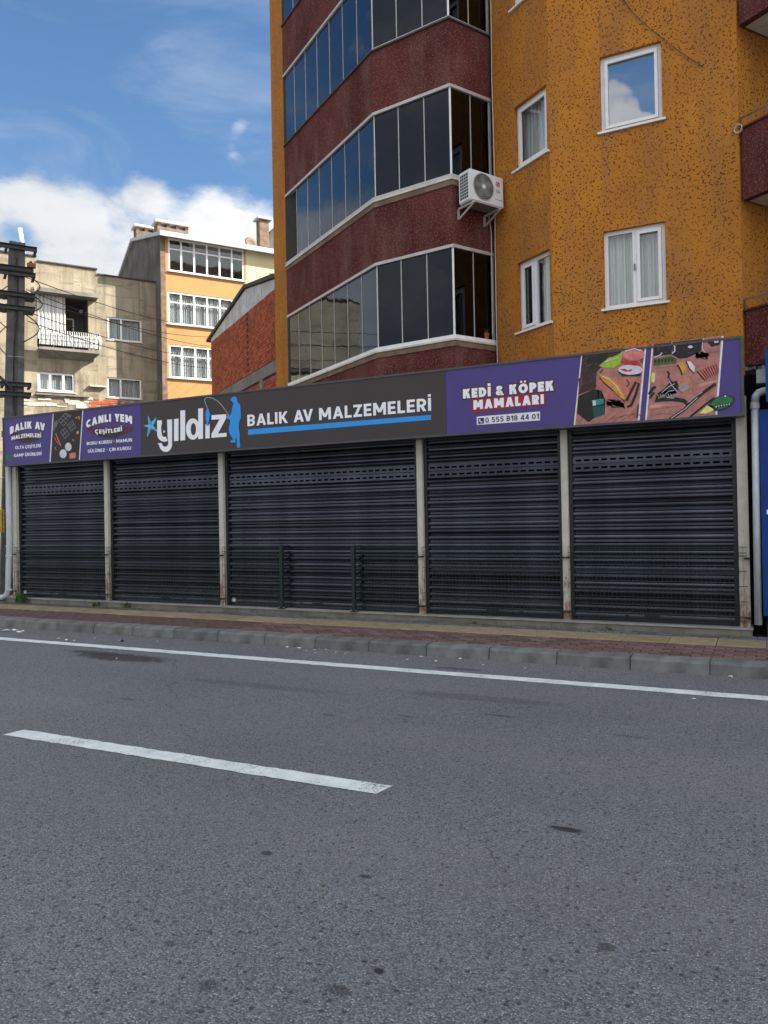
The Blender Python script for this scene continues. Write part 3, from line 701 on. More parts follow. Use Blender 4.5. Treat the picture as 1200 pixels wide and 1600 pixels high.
dl = thing('drainpipe', 'pale drainpipe with elbow at its foot, left end of the shop', 'drainpipe', (-12.9, 9.9, .2))
q = [at(12.5, 722, 9.95), at(13.5, 840, 9.95), at(17, 852, 9.95), at(14, 865, 9.95), at(12.5, 925, 9.95), at(10, 932, 9.95), at(3, 934, 9.93), at(-14, 934, 9.9)]
MB().tube([at(12.5, 700, 9.95), at(14.5, 845, 9.95), at(14, 868, 9.95), at(12.5, 922, 9.95), at(10.5, 930, 9.94), at(4, 933.5, 9.93), at(-20, 934, 9.9)], 0.052, 12).build('pipe', 'pipe', dl, smooth=True)
for yy in (853, 868, 921):
    c = at(14, yy, 9.95); MB().lathe(c-Vector((0, 0, .02)), (0, 0, 1), [(0, .05), (0, .062), (.03, .062), (.03, .05)], 12).build('collar', 'pipe', dl)

# ================================================================== FENCE in front of the shutters
FY = 9.965
def wire_panel(xa, xb, lab):
    t = thing('mesh_fence_panel', lab, 'fence', ((xa+xb)/2, FY, 0.25), 'green wire mesh panels in front of the shutters')
    mb = MB()
    for z in (1.17, 1.10, 1.065, .885, .705, .525, .345, .29): mb.box(xa, xb, FY-.004, FY+.004, z-.004, z+.004)
    x = xa+.004
    while x < xb: mb.box(x-.0016, x+.0016, FY-.006, FY-.002, .262, 1.172); x += .05
    mb.build('wire_grid', 'mesh_green', t)
    for xx in (xa, xb):
        for z in (1.035, .335):
            MB().box(xx-.03, xx+.03, FY-.012, FY+.004, z-.012, z+.012).build('clip', 'rail', t)
    return t
gx0, gx1 = at(440.5, 905, FY).x, at(553.2, 905, FY).x
edges = [cols[0][1]-.02, (cols[1][0]+cols[1][1])/2, (cols[2][0]+cols[2][1])/2]
wire_panel(edges[0], edges[1]-.035, 'wire mesh panel in front of the leftmost shutter')
wire_panel(edges[1]+.035, edges[2]-.035, 'wire mesh panel in front of the second shutter from the left')
wire_panel(edges[2]+.035, gx0-.03, 'wire mesh panel left of the gap, between pale post and first green post')
c3, c4, c5 = [(c[0]+c[1])/2 for c in cols[3:6]]
wire_panel(gx1+.03, c3-.035, 'wire mesh panel right of the second green post')
wire_panel(c3+.035, c4-.035, 'wire mesh panel in front of the fourth shutter, under the phone number')
wire_panel(c4+.035, c5+.03, 'wide wire mesh panel in front of the rightmost shutter')
for gx, lab in ((gx0, 'left green fence post standing before the middle shutter'), (gx1, 'right green fence post standing before the middle shutter')):
    t = thing('fence_post', lab, 'post', (gx, FY, .221), 'green fence posts by the gap')
    MB().box(gx-.024, gx+.024, FY-.03, FY+.022, .2215, 1.19).build('post', 'mesh_green', t)
    MB().box(gx-.026, gx+.026, FY-.032, FY+.024, 1.19, 1.20).build('cap', 'mesh_green', t)
    MB().box(gx-.06, gx+.06, FY-.05, FY+.05, .2217, .2295).build('base_plate', 'mesh_green', t)
    for z in (1.0, .34, 1.1):
        MB().box(gx+.024, gx+.038, FY-.02, FY+.012, z, z+.03).build('clip', 'mesh_green', t)
    for dx in (-.045, .045): MB().lathe((gx+dx, FY-.03, .2295), (0, 0, 1), [(0, .007), (.014, .007), (.016, .003)], 6).build('bolt', 'insul', t)

# ================================================================== SIGN
YG = 9.74
SF = Fr((0, YG), (1, 0), (0, -1))
def sp(x, y): p = at(x, y, YG); return (p.x, p.z)
zt = sum(sp(*p)[1] for p in ((5, 651), (220, 631), (697, 578), (1160, 521)))/4
zb = sum(sp(*p)[1] for p in ((5, 727), (220, 714), (697, 683), (1160, 652)))/4
sxl, s1x, s2x, sxr = sp(5, 690)[0], sp(220.5, 672)[0], sp(697, 630)[0], sp(1162, 590)[0]
sign = thing('shop_sign', 'long fascia sign with purple ends and charcoal middle over the shutters', 'sign', (-6.4, YG+.1, zb))
def crop(ox, oy, sc): return lambda x, y: sp(ox+x/sc, oy+y/sc)
OUT = lambda k: 0.004+0.0016*k
def print_poly(panel, c, pts, m, layer, name='print'):
    return MB().plate(SF, [c(*p) for p in pts], OUT(layer)-.0012, OUT(layer)).build(name, m, panel)
def multi(panel, c, shapes, m, layer, name='print'):
    mb = MB()
    for pts in shapes: mb.plate(SF, [c(*p) for p in pts], OUT(layer)-.0012, OUT(layer))
    return mb.build(name, m, panel)
MB().fb(SF, sxl+.004, sxr-.004, -.19, -.003, zb+.004, zt-.004).build('cabinet', 'frame_dark', sign)
mb = MB(); t_ = .028
mb.fb(SF, sxl, sxr, -.2, .014, zt-t_, zt); mb.fb(SF, sxl, sxr, -.2, .014, zb, zb+t_)
mb.fb(SF, sxl, sxl+t_, -.2, .0138, zb+t_, zt-t_); mb.fb(SF, sxr-t_, sxr, -.2, .0138, zb+t_, zt-t_)
mb.build('trim_frame', 'frame_dark', sign)
def panel(a, b, m, lab): 
    return MB().fb(SF, a, b, -.002, .003, zb+t_, zt-t_).build('sign_panel', m, sign, label=lab)
PL = panel(sxl+t_, s1x-.002, 'purple', 'purple panel for bait and fishing gear')
PC = panel(s1x+.002, s2x-.002, 'char', 'charcoal panel with the shop name')
PR = panel(s2x+.002, sxr-t_, 'purple', 'purple panel for pet food')

# --- centre: the wordmark
c2_ = crop(210, 600, 4.8)
def word(c, txt, x0, y0, x1, y1, cap, m, panel_, layer, bold, **kw):
    """x0,y0 -> x1,y1 baseline as measured, cap = cap height at mid word, all in crop units"""
    a = c(x0, y0); b = c(x1, y1); mid = c((x0+x1)/2, (y0+y1)/2); top = c((x0+x1)/2, (y0+y1)/2-cap)
    ar = kw.pop('arch', 0); 
    if ar: kw['arch'] = c((x0+x1)/2, (y0+y1)/2-ar)[1]-mid[1]
    return text_mesh(txt, SF, a[0], b[0], (a[1]+b[1])/2, top[1]-mid[1], OUT(layer)-.0012, .0012, m, panel_, bold, **kw)
W_ = 'white_ink'
sh = []
# y
ycurve = [(190, 272), (190, 380)]
sh.append(stroke_pts([(190, 273), (190, 370)]+arc(226, 375, 36, 40, 180, 60, 10), 35))
sh.append([(247, 268), (284, 265), (284, 430)]+arc(236, 452, 48, 58, -10, 172, 16)+[(176, 447), (205, 442)]+arc(232, 445, 24, 26, 170, 0, 10)[::1]+[(250, 380)])
sh.append([(299, 263), (332, 260), (332, 426), (299, 429)])
sh.append([(346, 200), (382, 196), (382, 421), (346, 425)])
sh.append([(480, 185), (516, 181), (516, 410), (480, 414)])
sh.append([(534, 300), (534, 409), (566, 406), (566, 296), (556, 316)])
sh.append([(580, 234), (690, 227), (690, 256), (628, 372), (692, 366), (692, 395), (580, 404), (580, 374), (641, 264), (580, 268)])
mbw = MB()
for pts in sh: mbw.plate(SF, [c2_(*p) for p in pts], OUT(1)-.0012, OUT(1))
ring_o = arc(440, 338, 52, 80, 0, 360, 36)[:-1]; ring_i = arc(444, 339, 20, 46, 0, 360, 36)[:-1]
for i in range(36):
    j = (i+1) % 36; mbw.plate(SF, [c2_(*ring_o[i]), c2_(*ring_o[j]), c2_(*ring_i[j]), c2_(*ring_i[i])], OUT(1)-.0009, OUT(1)+.0002)
mbw.build('wordmark', W_, PC)
hook = [(218, 280), (210, 300), (205, 330), (208, 360), (216, 380), (228, 388), (238, 382), (241, 370)]
multi(PC, c2_, [stroke_pts(hook, 5), arc(225, 357, 13, 15, 0, 360, 14)[:-1]], 'char', 2, 'hook_emblem')
multi(PC, c2_, [arc(225, 357, 8, 9, 0, 360, 12)[:-1]], W_, 3, 'hook_eye')
multi(PC, c2_, [arc(225, 357, 3.4, 3.8, 0, 360, 8)[:-1]], 'char', 4, 'hook_pupil')
stars = []
for tip in ((103, 238), (168, 249), (176, 357), (96, 398), (71, 314)):
    tx, ty = tip[0]-124, tip[1]-316; ln = math.hypot(tx, ty); nx, ny = -ty/ln, tx/ln
    stars.append([(124+nx*15, 316+ny*15), (124+tx*.45+nx*10, 316+ty*.45+ny*10), (124+tx*.93+nx*3, 316+ty*.93+ny*3), tip, (124+tx*.93-nx*3, 316+ty*.93-ny*3), (124+tx*.45-nx*10, 316+ty*.45-ny*10), (124-nx*15, 316-ny*15)])
mb = MB()
for i, pts in enumerate(stars): mb.plate(SF, [c2_(*p) for p in pts], OUT(1)-.0012, OUT(1)+.0001*i)
mb.build('starfish_emblem', 'starblue', PC)
rod = [(716, 246), (690, 205), (655, 158), (622, 125), (588, 106), (555, 101), (532, 108), (526, 122), (535, 145), (548, 178)]
multi(PC, c2_, [stroke_pts(rod, 5)], 'p_silver', 1, 'fishing_rod_emblem')
fish = [(550, 178), (561, 196), (568, 222), (574, 230), (566, 240), (563, 268), (556, 294), (560, 316), (549, 308), (540, 320), (542, 298), (544, 290), (536, 262), (535, 225), (540, 198)]
print_poly(PC, c2_, fish, 'blue_ink', 3, 'fish_emblem')
man = [(722, 122), (733, 102), (748, 95), (763, 98), (772, 112), (774, 132), (784, 146), (796, 156), (798, 200), (801, 258), (791, 268), (786, 300), (784, 335), (793, 380), (790, 420),
       (796, 465), (790, 478), (774, 478), (770, 462), (770, 425), (766, 400), (757, 420), (764, 436), (745, 441), (722, 438), (724, 426), (744, 414), (732, 398), (715, 370), (709, 342), (716, 305),
       (721, 268), (700, 262), (694, 246), (702, 232), (720, 236), (730, 215), (734, 185), (741, 158), (745, 145), (737, 133)]
print_poly(PC, c2_, man, 'blue_ink', 2, 'fisherman_emblem')
c6 = crop(380, 560, 3.158)
word(c6, 'BALIK AV MALZEMELERİ', 22, 336, 928, 257, 60, W_, PC, 1, 0.20, name='slogan')
MB().plate(SF, [c6(25, 378), c6(928, 303), c6(928, 279), c6(25, 351)], OUT(1)-.0012, OUT(1)).build('blue_bar', 'blue_ink', PC)

# --- left panel
cL = crop(0, 620, 5.4545)
ell = [arc(232, 330, 130, 60, 0, 360, 28)[:-1]]
multi(PL, cL, [arc(228, 318, 132, 72, -8, 188, 20)], 'p_brown', 1, 'shadow_print')
word(cL, 'BALIK AV', 88, 322, 388, 292, 62, 'maroon_ink', PL, 2, .27, arch=34, name='heading_outline', grow=.07)
word(cL, 'BALIK AV', 88, 322, 388, 292, 62, W_, PL, 3, .27, arch=34, name='heading')
word(cL, 'MALZEMELERİ', 103, 378, 355, 344, 34, 'maroon_ink', PL, 4, .22, arch=14, name='heading_outline', grow=.09)
word(cL, 'MALZEMELERİ', 103, 378, 355, 344, 34, W_, PL, 5, .22, arch=14, name='heading')
word(cL, 'OLTA ÇEŞİTLERİ', 132, 446, 350, 430, 27, W_, PL, 1, .18, name='small_print')
word(cL, 'KAMP ÜRÜNLERİ', 122, 514, 355, 497, 27, W_, PL, 1, .18, name='small_print')
multi(PL, cL, [[(48, 512), (66, 494), (84, 490), (104, 498), (120, 512), (112, 520), (92, 512), (80, 520), (98, 530), (112, 536), (100, 546), (78, 540), (60, 526)]], 'p_green', 1, 'animal_emblem')
print_poly(PL, cL, [(452, 142), (712, 112), (682, 540), (424, 556)], 'p_white', 1, 'photo_border')
print_poly(PL, cL, [(460, 141), (704, 113), (674, 541), (434, 555)], 'p_night', 2, 'tackle_photo')
def boxgrid(x0, y0, ux, uy, vx, vy, nu, nv):
    g = []
    for i in range(nu):
        for j in range(nv):
            a, b, c_, d = (i+.14)/nu, (i+.86)/nu, (j+.14)/nv, (j+.86)/nv
            g.append([(x0+ux*s+vx*t, y0+uy*s+vy*t) for s, t in ((a, c_), (b, c_), (b, d), (a, d))])
    return g
multi(PL, cL, [[(495, 205), (560, 134), (612, 158), (548, 254)], [(512, 300), (560, 262), (598, 318), (556, 362)], [(570, 240), (622, 200), (652, 262), (608, 300)], [(462, 222), (488, 196), (497, 226), (462, 300), (455, 290)]], 'p_box', 3, 'tackle_box_print')
multi(PL, cL, boxgrid(500, 206, 60, -66, 46, 42, 3, 2)+boxgrid(518, 300, 40, -34, 36, 54, 2, 2)+boxgrid(578, 242, 40, -36, 30, 52, 3, 2), 'p_night', 4, 'tackle_box_print')
multi(PL, cL, [arc(585, 427, 28, 36, 0, 360, 18)[:-1], arc(541, 486, 30, 38, 0, 360, 18)[:-1]], 'p_pale', 3, 'lid_print')
multi(PL, cL, [[(595, 482), (648, 474), (648, 522), (597, 528)]], 'p_pink', 3, 'packet_print')
multi(PL, cL, [stroke_pts([(478, 310), (492, 350), (512, 392), (520, 420)], 8), stroke_pts([(468, 340), (480, 372), (508, 408)], 5), stroke_pts([(470, 430), (482, 455)], 6)], 'p_copper', 3, 'worm_print')
multi(PL, cL, [[(652, 300), (672, 288), (676, 310), (660, 322)], [(620, 360), (636, 368), (628, 384)], [(642, 180), (660, 170), (662, 188)], [(668, 160), (684, 176), (678, 200)]], 'p_gold', 3, 'lure_print')
multi(PL, cL, [arc(935, 262, 200, 78, -4, 184, 24)], 'maroon_ink', 1, 'shadow_print')
multi(PL, cL, [arc(930, 288, 132, 62, 0, 180, 18)], 'p_brown', 2, 'shadow_print')
word(cL, 'CANLI YEM', 738, 270, 1130, 232, 66, 'maroon_ink', PL, 3, .27, arch=38, name='heading_outline', grow=.06)
word(cL, 'CANLI YEM', 738, 270, 1130, 232, 66, W_, PL, 4, .27, arch=38, name='heading')
word(cL, 'ÇEŞİTLERİ', 815, 318, 1045, 288, 36, 'p_brown', PL, 5, .24, arch=-8, name='heading_outline', grow=.09)
word(cL, 'ÇEŞİTLERİ', 815, 318, 1045, 288, 36, W_, PL, 6, .24, arch=-8, name='heading')
word(cL, 'BORU KURDU - MAMUN', 742, 411, 1127, 384, 28, W_, PL, 1, .18, name='small_print')
word(cL, 'SÜLÜNEZ - ÇİN KURDU', 750, 476, 1118, 452, 27, W_, PL, 1, .18, name='small_print')

# --- right panel
cR = crop(690, 540, 2.449)
word(cR, 'KEDİ & KÖPEK', 83, 206, 430, 169, 37, 'maroon_ink', PR, 1, .29, name='heading_outline', grow=.13)
word(cR, 'KEDİ & KÖPEK', 83, 206, 430, 169, 37, W_, PR, 3, .29, name='heading')
print_poly(PR, cR, [(122, 206), (394, 178), (398, 228), (118, 256)], 'red_ink', 1, 'heading_outline')
word(cR, 'MAMALARI', 123, 247, 392, 221, 36, 'red_ink', PR, 2, .29, name='heading_outline', grow=.13)
word(cR, 'MAMALARI', 123, 247, 392, 221, 36, W_, PR, 3, .29, name='heading')
print_poly(PR, cR, [(135, 272), (377, 252), (377, 286), (135, 304)], 'p_white', 1, 'phone_box')
word(cR, '0 555 818 44 01', 168, 296, 373, 280, 20, 'navy_ink', PR, 2, .17, name='phone_number')
print_poly(PR, cR, [(141, 278), (163, 276), (163, 298), (141, 300)], 'navy_ink', 2, 'phone_icon')
multi(PR, cR, [stroke_pts([(147, 282), (147, 288), (151, 293), (157, 293)], 4)], 'p_white', 3, 'phone_icon')
cP = crop(880, 520, 4.138)
A1 = PR
print_poly(PR, cP, [(118, 134), (539, 84), (494, 570), (68, 602)], 'p_white', 1, 'photo_border')
print_poly(PR, cP, [(126, 131), (528, 84), (483, 569), (78, 599)], 'p_wood', 2, 'lure_photo')
multi(PR, cP, [[(126, 131), (390, 100), (372, 130), (330, 150), (262, 206), (214, 258), (214, 360), (176, 372), (98, 400)]], 'p_brown', 3, 'lure_print')
multi(PR, cP, [[(100, 410), (200, 364), (248, 374), (272, 430), (270, 520), (200, 552), (165, 578), (90, 520)], [(150, 170), (300, 120), (280, 165), (170, 240)], [(352, 250), (385, 282), (500, 282), (505, 262), (420, 276)]], 'p_black', 4, 'reel_print')
multi(PR, cP, [[(232, 214), (300, 160), (352, 150), (392, 110), (378, 168), (372, 200), (330, 226), (262, 226)]], 'p_lime', 5, 'lure_print')
multi(PR, cP, [arc(455, 140, 72, 44, 0, 360, 20)[:-1]], 'p_pink', 5, 'lure_print')
multi(PR, cP, [arc(436, 240, 78, 32, 0, 360, 20)[:-1]], 'p_pale', 5, 'dish_print')
multi(PR, cP, [[(370, 190), (410, 176), (470, 180), (506, 206), (470, 214), (410, 204)], [(368, 236), (400, 232), (420, 244), (448, 234), (440, 250), (400, 252)]], 'p_red', 6, 'bait_print')
multi(PR, cP, [[(218, 330), (240, 290), (500, 300), (470, 430), (230, 420)]], 'p_stripe', 3, 'net_print')
multi(PR, cP, [stroke_pts([(232+i*26, 300), (226+i*26, 425)], 7) for i in range(10)], 'p_wood', 4, 'net_print')
multi(PR, cP, [[(232, 270), (262, 272), (310, 292), (352, 330), (384, 380), (404, 436), (388, 432), (348, 398), (300, 346), (258, 312)]], 'p_gold', 6, 'lure_print')
multi(PR, cP, [stroke_pts([(236, 290), (270, 330), (330, 380), (398, 444)], 6), stroke_pts([(410, 440), (430, 400), (450, 360), (470, 322), (490, 330), (470, 400), (440, 470), (415, 480)], 16), stroke_pts([(412, 300), (428, 330), (412, 350)], 7)], 'p_black', 5, 'hook_print')
rr = random.Random(11)
multi(PR, cP, [stroke_pts([(272+rr.uniform(0, 130), 430+rr.uniform(0, 60)) for _ in range(4)], 4) for _ in range(11)], 'p_black', 5, 'chain_print')
multi(PR, cP, [[(186, 436), (262, 426), (262, 460), (190, 474)]], 'p_teal', 6, 'spool_print')
multi(PR, cP, [[(192, 482), (264, 468), (268, 528), (200, 548)]], 'p_tealdark', 6, 'spool_print')
multi(PR, cP, [[(192, 440), (210, 437), (212, 470), (195, 473)]], 'p_pale', 7, 'spool_print')
multi(PR, cP, [stroke_pts([(90+i*45, 596-i*3), (150+i*52, 520)], 4) for i in range(8)]+[stroke_pts([(290, 560), (470, 520)], 5)], 'p_wood2', 3, 'plank_print').__setitem__('kind', 'stuff')
rr = random.Random(31)
multi(PR, cP, [stroke_pts([(x_, y_), (x_+rr.uniform(12, 30), y_+rr.uniform(-30, -6))], rr.uniform(3, 8)) for x_, y_ in [(rr.uniform(120, 250), rr.uniform(180, 380)) for _ in range(16)]], 'p_dark2', 5, 'net_fold_print').__setitem__('kind', 'stuff')
multi(PR, cP, [stroke_pts([(240, 276), (300, 302), (345, 344), (376, 396)], 5), arc(246, 280, 4, 4, 0, 360, 8)[:-1], stroke_pts([(400, 120), (460, 104), (505, 118)], 7), stroke_pts([(270, 190), (320, 172), (360, 160)], 5)], 'p_pale', 7, 'highlight_print')
multi(PR, cP, [stroke_pts([(300, 330), (340, 372), (372, 420)], 5), stroke_pts([(392, 160), (430, 180), (480, 178)], 6)], 'p_copper', 7, 'shade_print')
multi(PR, cP, [[(504, 100), (526, 96), (516, 200), (500, 190)], [(100, 300), (124, 270), (130, 330), (104, 380)], [(480, 470), (492, 460), (486, 540), (472, 556)]], 'p_dark2', 4, 'corner_print')
# second photo
print_poly(PR, cP, [(574, 78), (1037, 20), (996, 530), (530, 565)], 'p_white', 1, 'photo_border')
print_poly(PR, cP, [(584, 77), (1024, 23), (984, 530), (541, 563)], 'p_wood', 2, 'reel_photo')
multi(PR, cP, [[(584, 77), (905, 38), (900, 100), (880, 128), (800, 164), (750, 168), (700, 140), (640, 146), (584, 168)], [(930, 60), (960, 48), (1016, 40), (1012, 78), (960, 92)],
               [(860, 250), (885, 244), (940, 296), (912, 312)]], 'p_black', 3, 'bag_print')
multi(PR, cP, [stroke_pts([(700, 66), (722, 90), (722, 120), (704, 134)], 8), stroke_pts([(584, 160), (624, 148), (640, 130)], 7), [(972, 46), (1004, 38), (1006, 62), (980, 68)], arc(822, 92, 16, 9, 0, 360, 12)[:-1], stroke_pts([(905, 40), (898, 100), (930, 150)], 6)], 'p_pale', 5, 'highlight_print')
multi(PR, cP, [[(584, 172), (700, 150), (734, 168), (730, 198), (584, 212)]], 'p_olive', 4, 'lure_box_print')
multi(PR, cP, [[(590+i*22, 176-i*2), (604+i*22, 174-i*2), (604+i*22, 192-i*2), (590+i*22, 196-i*2)] for i in range(6)], 'p_dgreen', 5, 'lure_box_print')
multi(PR, cP, [[(738, 200), (772, 190), (800, 230), (796, 262), (768, 256)]], 'p_gold', 4, 'lure_print')
multi(PR, cP, [[(800, 184), (826, 188), (852, 220), (848, 258), (824, 240)]], 'p_white', 4, 'lure_print')
multi(PR, cP, [stroke_pts([(740, 206), (758, 240), (770, 275)], 8), stroke_pts([(796, 184), (816, 230), (846, 262)], 6)]+[stroke_pts([(850+rr.uniform(0, 110), 120+rr.uniform(0, 52)) for _ in range(4)], 5) for _ in range(7)], 'p_black', 5, 'hook_print')
multi(PR, cP, [[(870, 246), (930, 204), (1000, 198), (1003, 262), (920, 306)]], 'p_stripe', 4, 'lure_set_print')
multi(PR, cP, [stroke_pts([(884+i*17, 240-i*6), (930+i*12, 300-i*7)], 7) for i in range(7)], 'maroon_ink', 5, 'lure_set_print')
multi(PR, cP, [stroke_pts([(672, 250), (686, 262), (680, 290), (700, 322), (735, 378)], 13), stroke_pts([(735, 378), (690, 388), (650, 380), (618, 400), (600, 440), (650, 430), (720, 430), (780, 440), (806, 462)], 26),
               [(640, 380), (690, 320), (740, 310), (760, 350), (720, 392), (660, 420)], stroke_pts([(690, 560), (780, 500), (860, 425), (930, 370), (985, 330)], 20), stroke_pts([(820, 545), (900, 480), (978, 420)], 13),
               stroke_pts([(556, 400), (580, 360), (600, 350)], 20), stroke_pts([(560, 425), (590, 385)], 14)], 'p_black', 4, 'reel_print')
multi(PR, cP, [[(738, 318), (800, 282), (836, 310), (838, 348), (780, 386), (752, 362)]], 'p_copper', 5, 'reel_print')
multi(PR, cP, [stroke_pts([(676, 296), (704, 340), (738, 382)], 7), [(742, 356), (810, 322), (820, 344), (768, 384)], stroke_pts([(650, 410), (680, 380), (720, 372)], 5), stroke_pts([(672, 418), (712, 424), (740, 392)], 6), stroke_pts([(800, 455), (850, 415), (900, 385)], 4)], 'p_silver', 6, 'reel_print')
multi(PR, cP, [arc(582, 290, 12, 34, 0, 360, 14)[:-1]], 'p_cream', 4, 'lure_print')
multi(PR, cP, [stroke_pts([(600, 230), (760, 212)], 5), stroke_pts([(860, 330), (990, 300)], 4), stroke_pts([(560, 500), (760, 470)], 5), stroke_pts([(560, 540), (640, 520), (720, 530)], 4), stroke_pts([(930, 130), (1010, 120)], 5)], 'p_wood2', 3, 'plank_print').__setitem__('kind', 'stuff')
multi(PR, cP, [stroke_pts([(x_, y_), (x_+rr.uniform(10, 34), y_+rr.uniform(-14, 10))], rr.uniform(3, 7)) for x_, y_ in [(rr.uniform(600, 880), rr.uniform(66, 140)) for _ in range(18)]], 'p_dark2', 4, 'bag_fold_print').__setitem__('kind', 'stuff')
multi(PR, cP, [stroke_pts([(610+i*17, 396+4*math.sin(i)), (618+i*17, 420)], 3) for i in range(9)]+[stroke_pts([(760+i*12, 330-i*4), (772+i*12, 366-i*4)], 3) for i in range(5)], 'p_silver', 6, 'reel_detail_print').__setitem__('kind', 'stuff')
multi(PR, cP, [stroke_pts([(700, 552), (790, 492), (868, 418)], 4), stroke_pts([(640, 386), (680, 352), (720, 330)], 4), stroke_pts([(744, 196), (776, 246)], 3)], 'p_pale', 7, 'highlight_print')
multi(PR, cP, [[(560, 300), (598, 250), (604, 262), (572, 330)], [(880, 330), (1004, 300), (1000, 318), (880, 350)], [(560, 470), (640, 455), (700, 470), (560, 490)]], 'p_wood3', 3, 'board_print')
# green reptile head emblem, drawn plain
multi(PR, cP, [[(880, 522), (930, 470), (960, 468), (975, 500), (940, 518), (920, 524)]], 'p_cream', 6, 'emblem_body')
multi(PR, cP, [[(934, 470), (964, 436), (1000, 412), (1030, 404), (1048, 396), (1064, 404), (1096, 412), (1112, 424), (1104, 440), (1094, 466), (1060, 486), (1010, 502), (978, 506), (966, 490)]], 'p_dgreen', 6, 'emblem_head')
multi(PR, cP, [[(944, 468), (972, 440), (1004, 418), (1034, 410), (1052, 404), (1066, 412), (1092, 420), (1096, 438), (1084, 456), (1054, 462), (1012, 466), (980, 474)], [(990, 492), (1050, 476), (1086, 458), (1056, 482), (1010, 496)]], 'p_green', 7, 'emblem_head')
multi(PR, cP, [arc(1048, 410, 6, 6, 0, 360, 8)[:-1]]+[[(984+i*17, 476-i*3), (994+i*17, 474-i*3), (990+i*17, 488-i*4)] for i in range(6)], 'p_white', 8, 'emblem_teeth')

# ================================================================== TALL APARTMENT BUILDING
P0, P1, P2, P3 = (-2.207, 18.2), (-.068, 14.55), (1.315, 13.6), (2.12, 14.15)
AE, AB, BE = (2.13, 14.08), (2.877, 12.74), (5.43, 11.48)
SL = (-2.605, 19.0)
Dd = (.875, .485)
DE = (BE[0]+16*Dd[0], BE[1]+16*Dd[1]); SB = (SL[0]+15*Dd[0], SL[1]+15*Dd[1])
TOP = 20.6
apt = thing('apartment_building', 'tall orange stucco apartment block with dark red bay balconies behind the shop', 'apartment building', cw(4, 16, 0))
FA, FB, FD = frame2(AE, AB), frame2(AB, BE), frame2(BE, DE)
FS = frame2(P0, SL); FI = frame2(P0, P3)
ST = 2.86
# windows on facets A and B
holesA, holesB, wins = [], [], []
for k in range(5):
    zA, zB = 4.815+ST*k, 4.89+ST*k
    hA = (0.62, 1.47, zA, zA+(1.22 if k == 0 else 1.12)); holesA.append(hA)
    hB = (0.835, 1.775, zB, zB+(1.25 if k == 0 else 1.22)); holesB.append(hB)
mb = MB()
wall(mb, FA, 0, FA.len, 0.0, TOP, holesA); wall(mb, FB, 0, FB.len, 0.0, TOP, holesB)
holesD = [(5.0, 6.4, 4.6+ST*k, 6.0+ST*k) for k in range(5)]
wall(mb, FD, 0, FD.len, 0.0, TOP, holesD)
ibay = [(0.5, 2.2, 4.0+ST*k, 6.0+ST*k) for k in range(6)]+[(3.0, 5.2, 3.95+ST*k, 6.05+ST*k) for k in range(6)]
ibay = [(a, b, c, d) for a, b, c, d in ibay if d < TOP-.5]
wall(mb, FS, 0, FS.len, 0.0, TOP, [])
a, b, c_, d_ = cw(*SL), cw(*SB), cw(*DE), cw(*BE)
mb.quad((a.x, a.y, 0), (b.x, b.y, 0), (b.x, b.y, TOP), (a.x, a.y, TOP))
mb.quad((b.x, b.y, 0), (c_.x, c_.y, 0), (c_.x, c_.y, TOP), (b.x, b.y, TOP))
poly = [cw(*p) for p in (P0, AE, AB, BE, DE, SB, SL)]
mb.quad(*[(p.x, p.y, TOP) for p in poly])
mb.build('wall', 'orange', apt)
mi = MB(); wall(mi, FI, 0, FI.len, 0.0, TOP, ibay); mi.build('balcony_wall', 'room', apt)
# white painted party edge on the left pier
for k, h in enumerate(holesA):
    m_ = (h[0]+h[1])/2
    if k % 2 == 0: window(FA, *h, apt, mull=(m_-.02,), sash=(0,), rec=.08, curs=[(m_, h[1])])
    else: window(FA, *h, apt, sash=(0,), rec=.08, cur='curtain', gl='glass')
for k, h in enumerate(holesB):
    m_ = (h[0]+h[1])/2
    if k % 2 == 0: window(FB, *h, apt, mull=(m_,), sash=(1,), rec=.07, handle=True)
    else: window(FB, *h, apt, sash=(0,), rec=.07, gl='glass_boosted', cur=None)
for h in holesD: window(FD, *h, apt, mull=((h[0]+h[1])/2,), rec=.07)
for h in ibay[:12]:
    n_ = 2 if h[1]-h[0] < 1.8 else 3
    window(FI, *h, apt, mull=tuple(h[0]+(h[1]-h[0])*(i+1)/n_ for i in range(n_-1)), rec=.02, sill=0, gl='glass_house', fm='pvc', curs=[(h[0], h[0]+.5), (h[1]-.45, h[1])], name='balcony_door')
# bays
pts = [cw(*p) for p in (P0, P1, P2, P3)]
def offs(d):     # outline of the bay pushed inward by d
    out = []
    for i in range(4):
        ns = []
        for a, b in ((i-1, i), (i, i+1)):
            if 0 <= a and b <= 3:
                t = (pts[b]-pts[a]).normalized(); nn = Vector((-t.y, t.x, 0))
                if nn.dot(cw(1, 18)-pts[a]) < 0: nn = -nn
                ns.append(nn)
        if len(ns) == 1: out.append(pts[i]+ns[0]*d)
        else:
            bs_ = (ns[0]+ns[1]).normalized(); out.append(pts[i]+bs_*(d/bs_.dot(ns[0])))
    return out
def ringband(mb, d0, d1, z0, z1):
    A, B = offs(d0), offs(d1)
    for i in range(3):
        a, b, c, d = A[i], A[i+1], B[i+1], B[i]
        mb.add([(p.x, p.y, z) for z in (z0, z1) for p in (a, b, c, d)], [(0, 1, 5, 4), (2, 3, 7, 6), (4, 5, 6, 7), (3, 2, 1, 0), (0, 4, 7, 3), (1, 2, 6, 5)])
FSg = [frame2(P0, P1), frame2(P1, P2), frame2(P2, P3)]
NB = 5
